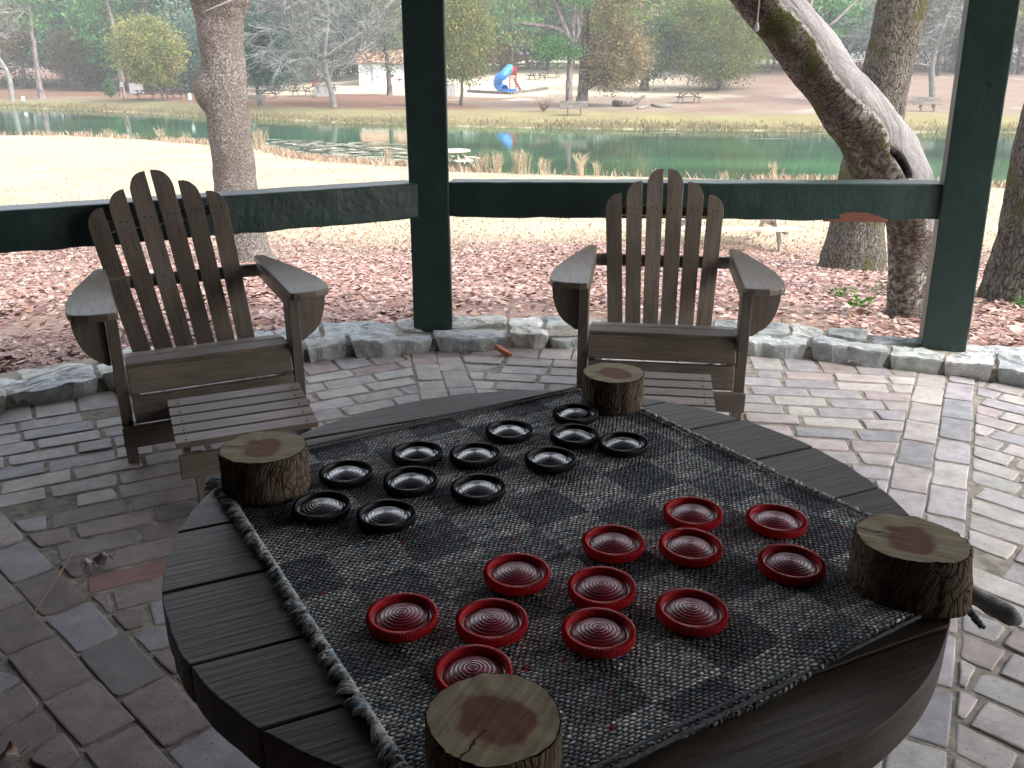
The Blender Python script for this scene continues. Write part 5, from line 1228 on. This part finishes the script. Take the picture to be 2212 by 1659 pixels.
# shed
p = place(835, 182); y = p.y; k = mpp(y, p.z); x0 = gy(775, 180, y)[0]; x1 = gy(905, 180, y)[0]; hgt_s = 44 * k
r = empty('shed', ((x0 + x1) / 2, y + 2.5, p.z - .1), .03, 'low white painted shed behind the bare trees, partly hidden by the centre post', 'shed'); Wd = x1 - x0
mb = MB(); mb.box((0, 0, hgt_s / 2), (Wd, 5, hgt_s)); mb.build('wall', M['white'], r)
mb = MB(); mb.prism([(-2.9, hgt_s), (2.9, hgt_s), (0, hgt_s + 1.5)], Wd + .6, frame((0, 0, .01), (0, 1, 0), (0, 0, 1), (1, 0, 0))); mb.build('roof', plain_mat('orange_roof', (.42, .22, .13), (.5, .3, .2), 2, .9), r)
mb = MB(); mb.box((-Wd * .28, -2.52, hgt_s * .45), (.25, .04, hgt_s * .75)); mb.build('downpipe', M['concrete'], r)
for (dx, dz, fl) in ((.05 * Wd, .42, 1), (.17 * Wd, .25, -1)):      # rusty bird-like marks painted on the wall
    mb = MB(); mb.prism([(-.5, .05), (-.15, .12), (.0, .3), (.12, .1), (.5, .02), (.1, -.06), (-.1, -.25), (-.15, -.04)], .02, frame((dx, -2.512, hgt_s * dz), (1, 0, 0), (0, 0, 1), (0, -1, 0))); mb.build('painted_mark', M['rust'], r)
# slide
p = place(1090, 199); y = p.y; k = mpp(y, p.z); r = empty('slide', p, 0, 'blue spiral tube slide with a red platform and black ladder', 'slide')
f_ = lambda u, v, dy=0: Vector(gy(u, v, y + dy)) - p
mb = MB(); W = [f_(1102, 148, .6), f_(1095, 154, .2), f_(1087, 163, -.2), f_(1079, 168, 0), f_(1075, 176, .5), f_(1077, 185, .7), f_(1083, 190, .3), f_(1091, 193, -.5)]; P3 = []
for i in range(len(W) - 1):
    for j in range(6):
        a_, b_2, c_2, d_2 = W[max(i - 1, 0)], W[i], W[i + 1], W[min(i + 2, len(W) - 1)]; t_ = j / 6
        P3.append(.5 * ((2 * b_2) + (c_2 - a_2 if False else c_2 - a_) * t_ + (2 * a_ - 5 * b_2 + 4 * c_2 - d_2) * t_ ** 2 + (3 * b_2 - a_ - 3 * c_2 + d_2) * t_ ** 3))
mb.tube(P3, [.40 * (1.09 if i % 9 == 0 else 1) for i in range(len(P3))], 18, cap=False); o = mb.build('tube', M['blue'], r, smooth=True); s2 = o.modifiers.new('solid', 'SOLIDIFY'); s2.thickness = .04
q = P3[-1]; mb = MB(); vs = []
for i in range(6):
    for j in range(9):
        a_ = math.pi + math.pi * j / 8; vs.append((q.x + .12 * i + .42 * math.cos(a_) * (1 + .05 * i), q.y - .12 * i, q.z + .42 * math.sin(a_) * (1 - .08 * i) + .03))
mb.add(vs, [[i * 9 + j, i * 9 + j + 1, i * 9 + 10 + j, i * 9 + 9 + j] for i in range(5) for j in range(8)]); o = mb.build('exit_lip', M['blue'], r, smooth=True); s2 = o.modifiers.new('solid', 'SOLIDIFY'); s2.thickness = .05
a1_, a2_ = f_(1108, 168), f_(1108, 149)
mb = MB(); mb.box((a1_.x, .3, (a1_.z + a2_.z) / 2 + .2), (.62, .06, a2_.z - a1_.z)); mb.box((a1_.x, .0, a1_.z), (.7, .8, .08)); mb.box((a1_.x + .32, 0, (a1_.z + a2_.z) / 2), (.06, .7, .7)); mb.build('platform', M['red'], r, bevel=.02)
for s_ in (-1, 1): mb = MB(); mb.tube([(a1_.x + .28 * s_, .2, -.2), (a1_.x + .28 * s_, .2, a1_.z + .6)], .05, 8); mb.build('post', M['red'], r, smooth=True)
l0, l1 = f_(1111, 170), f_(1125, 197)
for i in range(7): mb = MB(); c = l0.lerp(l1, (i + .5) / 7); mb.box((c.x, 0, c.z), (.30, .8, .10)); mb.build('step', M['black'], r, bevel=.01)
for s_ in (-.42, .42): mb = MB(); mb.tube([(l0.x, s_, l0.z), (l1.x, s_, l1.z)], .035, 6); mb.build('handrail', M['red'], r)
# timber frame of the sand pit
def beam(pts, lab, w_=.25, h=.22, name='timber_edging', mat='tablewood'):
    mb = MB(); Q = [place(u, v) for u, v in pts]
    for i in range(len(Q) - 1): mb.bar(Q[i] + Vector((0, 0, h / 2)), Q[i + 1] + Vector((0, 0, h / 2)), w_, h)
    tag(mb.build(name, M[mat], bevel=.02), lab, 'timber edging' if name == 'timber_edging' else 'log')
beam([(1011, 199), (1106, 204), (1182, 193)], 'L shaped timber edging round the sand under the blue slide')
beam([(1516, 168), (1640, 166)], 'long low timber edging behind the olive oak')
for i, (pts, rd, lab, mt) in enumerate((([(1327, 228), (1345, 231), (1365, 230), (1390, 222)], .22, 'curved grey driftwood log beside the dark oak trunk', 'bark_far'), ([(1378, 236), (1397, 233)], .10, 'short whitish broken branch lying on orange pine straw', 'bark_pale'), ([(1408, 229), (1428, 233), (1448, 231)], .10, 'forked whitish branches lying right of the driftwood log', 'bark_pale'), ([(176, 193), (225, 184), (255, 182)], .16, 'fallen thin tree lying left of the dark brown oak trunk', 'bark_pale'))):
    Q = [place(u, v) for u, v in pts]; mb = MB(); mb.tube([q + Vector((0, 0, rd * .8 + (.3 if (i == 0 and j == len(Q) - 1) else 0))) for j, q in enumerate(Q)], [rd, rd, rd * .8, rd * .5][:len(Q)], 8, lambda i_, k_, P_, D_: 1 + .2 * noise.noise(P_ * 5)); tag(mb.build('fallen_branch', M[mt], smooth=True), lab, 'branch')
np.random.seed(3); rs = random.Random(3); b = place(1174, 241); mb = MB()
for i in range(70): a_ = rs.random() * 6.28; mb.tube([(0, 0, 0), (math.cos(a_) * .5 * rs.random(), math.sin(a_) * .3, .4), (math.cos(a_) * rs.uniform(.2, 1.1), math.sin(a_) * .5, rs.uniform(.4, 1.1))], [.02, .015, .008], 3, cap=False)
o = mb.build('dry_shrub', M['rust'] if False else plain_mat('dry_twigs', (.16, .10, .08), (.24, .16, .12), 5, .9)); o.location = b; tag(o, 'leafless brown shrub left of the bench in front of the pine', 'shrub')
# rail fence behind the field
def fence(pts, lab, mat='tablewood', h=1.15, stp=2.6):
    r = empty('rail_fence', place(*pts[0]), 0, lab, 'fence'); o0 = r.location.copy(); Q = [place(u, v) - o0 for u, v in pts]
    for i in range(len(Q) - 1):
        L = (Q[i + 1] - Q[i]).length; n_ = max(1, int(L / stp))
        for z in (.55, 1.0):
            mb = MB()
            for j in range(n_): 
                a_, b2 = Q[i].lerp(Q[i + 1], j / n_), Q[i].lerp(Q[i + 1], (j + 1) / n_); wa, wb = H(a_.x + o0.x, a_.y + o0.y) - o0.z, H(b2.x + o0.x, b2.y + o0.y) - o0.z
                mb.bar((a_.x, a_.y, wa + z), (b2.x, b2.y, wb + z), .06, .12)
            mb.build('rail', M[mat], r)
        for j in range(n_ + 1):
            a_ = Q[i].lerp(Q[i + 1], j / n_); mb = MB(); mb.box((a_.x, a_.y, H(a_.x + o0.x, a_.y + o0.y) - o0.z + h / 2), (.14, .14, h)); mb.build('post', M[mat], r)
fence([(1040, 156), (1090, 152), (1160, 147), (1240, 146)], 'grey split rail fence behind the blue slide'); fence([(545, 168), (640, 163), (780, 160)], 'dark split rail fence left of the white shed', 'darktable'); fence([(1955, 152), (2120, 150)], 'dark rail fence far back at the right', 'darktable')
# shelter
p = place(1876, 152); y = p.y; k = mpp(y, p.z); r = empty('picnic_shelter', p, 0, 'open picnic shelter with brown roof and green post between the two near trunks', 'shelter')
ez = (place(1876, 152) and (152 - 106) * k)
for dx in (-9, -3, 0, 4.2):
    mb = MB(); mb.box((dx, 0 if dx in (0, -9) else 4, ez / 2), (.28, .28, ez)); mb.bar((dx, 0 if dx in (0, -9) else 4, ez - .7), (dx + .7, 0 if dx in (0, -9) else 4, ez), .12, .12); mb.build('post', M['postgreen'], r)
mb = MB(); mb.prism([(-2.5, ez), (6.5, ez), (2, ez + 2.2)], 17, frame((-2.5, 0, 0), (0, 1, 0), (0, 0, 1), (1, 0, 0))); mb.build('roof', M['shingle'], r)

# ------------------------------------------------------------------ reeds, bank grass and floating leaves
def reed(u, v, h, w_, n_, lab, seed, tone=(.34, .275, .18)):
    rs = random.Random(seed); p = place(u, v); yn_ = float(Nf(p.x)) - .12; p = Vector((p.x * min(1, yn_ / p.y), min(p.y, yn_), 0)); p.z = H(p.x, p.y); mb = MB(); k = mpp(p.y, p.z)
    for i in range(n_):
        x, yy_ = rs.gauss(0, w_ * k * .5), rs.gauss(0, .25); H_ = h * k * rs.uniform(.55, 1.05); lx = rs.gauss(0, .16) * H_; g_ = rs.uniform(.7, 1.25); wd = rs.uniform(.005, .010)
        c = tuple(x_ * g_ for x_ in tone); pts = [(x, 0), (x + lx * .3, .5), (x + lx, 1.0)]
        vs = []
        for j, (px_, kz) in enumerate(pts): vs += [(px_ - wd * (1 - .4 * kz), yy_, kz * H_), (px_ + wd * (1 - .4 * kz), yy_ + .01, kz * H_)]
        mb.add(vs, [[0, 1, 3, 2], [2, 3, 5, 4]], None, c)
        if rs.random() < .7:
            for _ in range(5):
                t_ = rs.uniform(.4, 1); cx, cz = x + lx * t_ * t_, t_ * H_; a_ = rs.gauss(0, .1) + .02
                mb.add([(cx - .012, yy_, cz), (cx + .012, yy_, cz), (cx + a_, yy_ + rs.gauss(0, .05), cz + .14)], [[0, 1, 2]], None, c)
    o = mb.build('reed_clump', M['reed']); o.location = p; return tag(o, lab, 'reeds', 'dry reed clumps on the near shore')
RS = [(45, 292, 28, 7, 40, 'left of two small reed clumps at the far left shore'), (75, 292, 30, 10, 60, 'second small reed clump from the left frame edge'), (192, 293, 24, 6, 30, 'thin reed clump straight below the distant dark oak'), (235, 294, 28, 12, 70, 'loose golden reed clump left of the thick one'), (348, 298, 46, 9, 110, 'thick tall golden reed clump below the yellow green tree'),
 (300, 296, 26, 6, 30, 'sparse reeds between the two golden clumps'), (402, 300, 42, 8, 90, 'tall golden reed clump right of the thickest one'), (460, 306, 30, 8, 40, 'faint reed clump next to the burl tree'), (562, 322, 40, 12, 130, 'bushy golden reed clump touching the right side of the burl tree'), (672, 338, 30, 5, 18, 'few thin reeds in front of the floating leaves'), (835, 352, 44, 10, 40, 'arching reeds left of the centre post'),
 (1040, 370, 36, 14, 90, 'first reed clump right of the white round table'), (1075, 372, 42, 8, 80, 'tall reed stems before the slide reflection'), (1125, 376, 48, 16, 130, 'dense reed clump in the middle of the open water edge'), (1172, 378, 34, 12, 50, 'thin reed clump left of the lone feathery reeds'), (1255, 380, 46, 8, 60, 'lone feathery reeds left of the right chair back'), (1290, 381, 32, 5, 40, 'short feathery reeds near the right chair back'),
 (1668, 392, 42, 10, 26, 'few arching reeds right of the right chair'), (1560, 390, 20, 4, 10, 'tiny reeds behind the right chair back'), (1828, 398, 34, 8, 30, 'reed tuft hidden partly by the leaning trunk')]
for i, (u, v, h_, w_, n_, lab) in enumerate(RS): reed(u, v, h_, w_, max(8, int(n_ * .55)), lab, 50 + i)
np.random.seed(21)
def grass_band(name, lab, xs, ys, h, cols, sz=.05, dens=None):
    n_ = len(xs); z = hgt(xs, ys); P0 = np.stack([xs, ys, z], 1); d = np.random.randn(n_, 3) * .35; d[:, 2] = 1; H_ = (h * (.4 + .9 * np.random.rand(n_)))[:, None]; T_ = P0 + d * H_
    sw = np.stack([np.random.randn(n_), np.random.randn(n_) * .4, np.zeros(n_)], 1); sw /= np.linalg.norm(sw, axis=1)[:, None]; sw *= sz / 2
    V = np.stack([P0 - sw, P0 + sw, T_ + sw * .3, T_ - sw * .3], 1).reshape(-1, 3); c = np.array(cols)[np.random.randint(len(cols), size=n_)] * (.75 + .5 * np.random.rand(n_, 1))
    o = fast_mesh(name, V, [np.arange(n_ * 4).reshape(-1, 4)], [c], M['reed']); return tag(o, lab, 'grass', kind='stuff')
n_ = 22000; xs = np.random.uniform(-50, 42, n_); ys = Ff(xs) + np.abs(np.random.randn(n_)) * .8 - .1; dn_ = vnoise(xs, ys, .5, 9); kp = np.random.rand(n_) < np.clip(.5 + .6 * dn_, .05, 1); grass_band('bank_grass', 'rough brown and green grass along the far waterline', xs[kp], ys[kp], .20, [(.24, .19, .10), (.29, .22, .13), (.21, .20, .09), (.17, .18, .08), (.33, .26, .16)])
n_ = 16000; xs = np.random.uniform(-42, 20, n_); ys = Nf(xs) - np.abs(np.random.randn(n_)) * .7 + .15; dn_ = vnoise(xs, ys, .6, 10); kp = np.random.rand(n_) < np.clip(.25 + .7 * dn_ + .35 * (xs < -5) - .35 * (xs > -2), .03, 1); grass_band('shore_grass', 'dry straw coloured grass along the near waterline', xs[kp], ys[kp], .22, [(.40, .30, .20), (.45, .35, .25), (.34, .25, .17), (.36, .24, .19)])
n_ = 20000; ys = np.random.uniform(9, 40, n_); xs = (np.random.rand(n_) * 2 - 1) * (.62 * ys + 1); kp = (ys < Nf(xs) - .2) & (ys > 10 + 2 * np.random.rand(n_)); grass_band('lawn_stubble', 'short bleached lawn grass on the near shore', xs[kp], ys[kp], .045, [(.41, .35, .25), (.46, .39, .29), (.36, .30, .21)], .03)
n_ = 420; up_ = np.random.rand(n_); us = 560 + 330 * up_; vs_ = 300 + 44 * np.random.rand(n_) + 10 * up_; mb = MB()
for u, v in zip(us, vs_):
    p = gz(u, v, WZ)
    if p[1] < Nf(p[0]) + .15 or (vnoise(np.array([p[0]]), np.array([p[1]]), .5, 3)[0] < .1 and random.random() < .8): continue
    a_, b2 = random.uniform(.15, .8), random.uniform(.06, .25); ol = [(p[0] + a_ * math.cos(t_) * random.uniform(.6, 1), p[1] + b2 * math.sin(t_) * random.uniform(.6, 1), WZ + .006) for t_ in np.linspace(0, 5.6, 8)]
    mb.add(ol, [list(range(8))], None, random.choice(((.34, .33, .24), (.27, .28, .2), (.42, .38, .3))))
for u, v in ((1440, 286), (1790 / 1.0, 289), (1350, 288), (905, 279), (1660, 300)):
    p = gz(u, v, WZ); mb.add([(p[0] + 1.1 * math.cos(t_), p[1] + .09 * math.sin(t_), WZ + .006) for t_ in np.linspace(0, 5.6, 8)], [list(range(8))], None, (.4, .4, .32))
tag(mb.build('floating_leaves', M['leaf']), 'pale patches of leaves floating on the green water', 'floating leaves', kind='stuff')

# ------------------------------------------------------------------ haze
m, t = new_mat('haze'); n = N(t); pv = n('VolumePrincipled', {'Color': (.93, .97, 1, 1), 'Density': 0.0012, 'Anisotropy': 0.0}); o_ = n('OutputMaterial'); t.links.new(pv.outputs[0], o_.inputs['Volume'])
mb = MB(); mb.box((0, 60, 13), (420, 330, 36)); hz = mb.build('haze', m); tag(hz, kind='stuff')
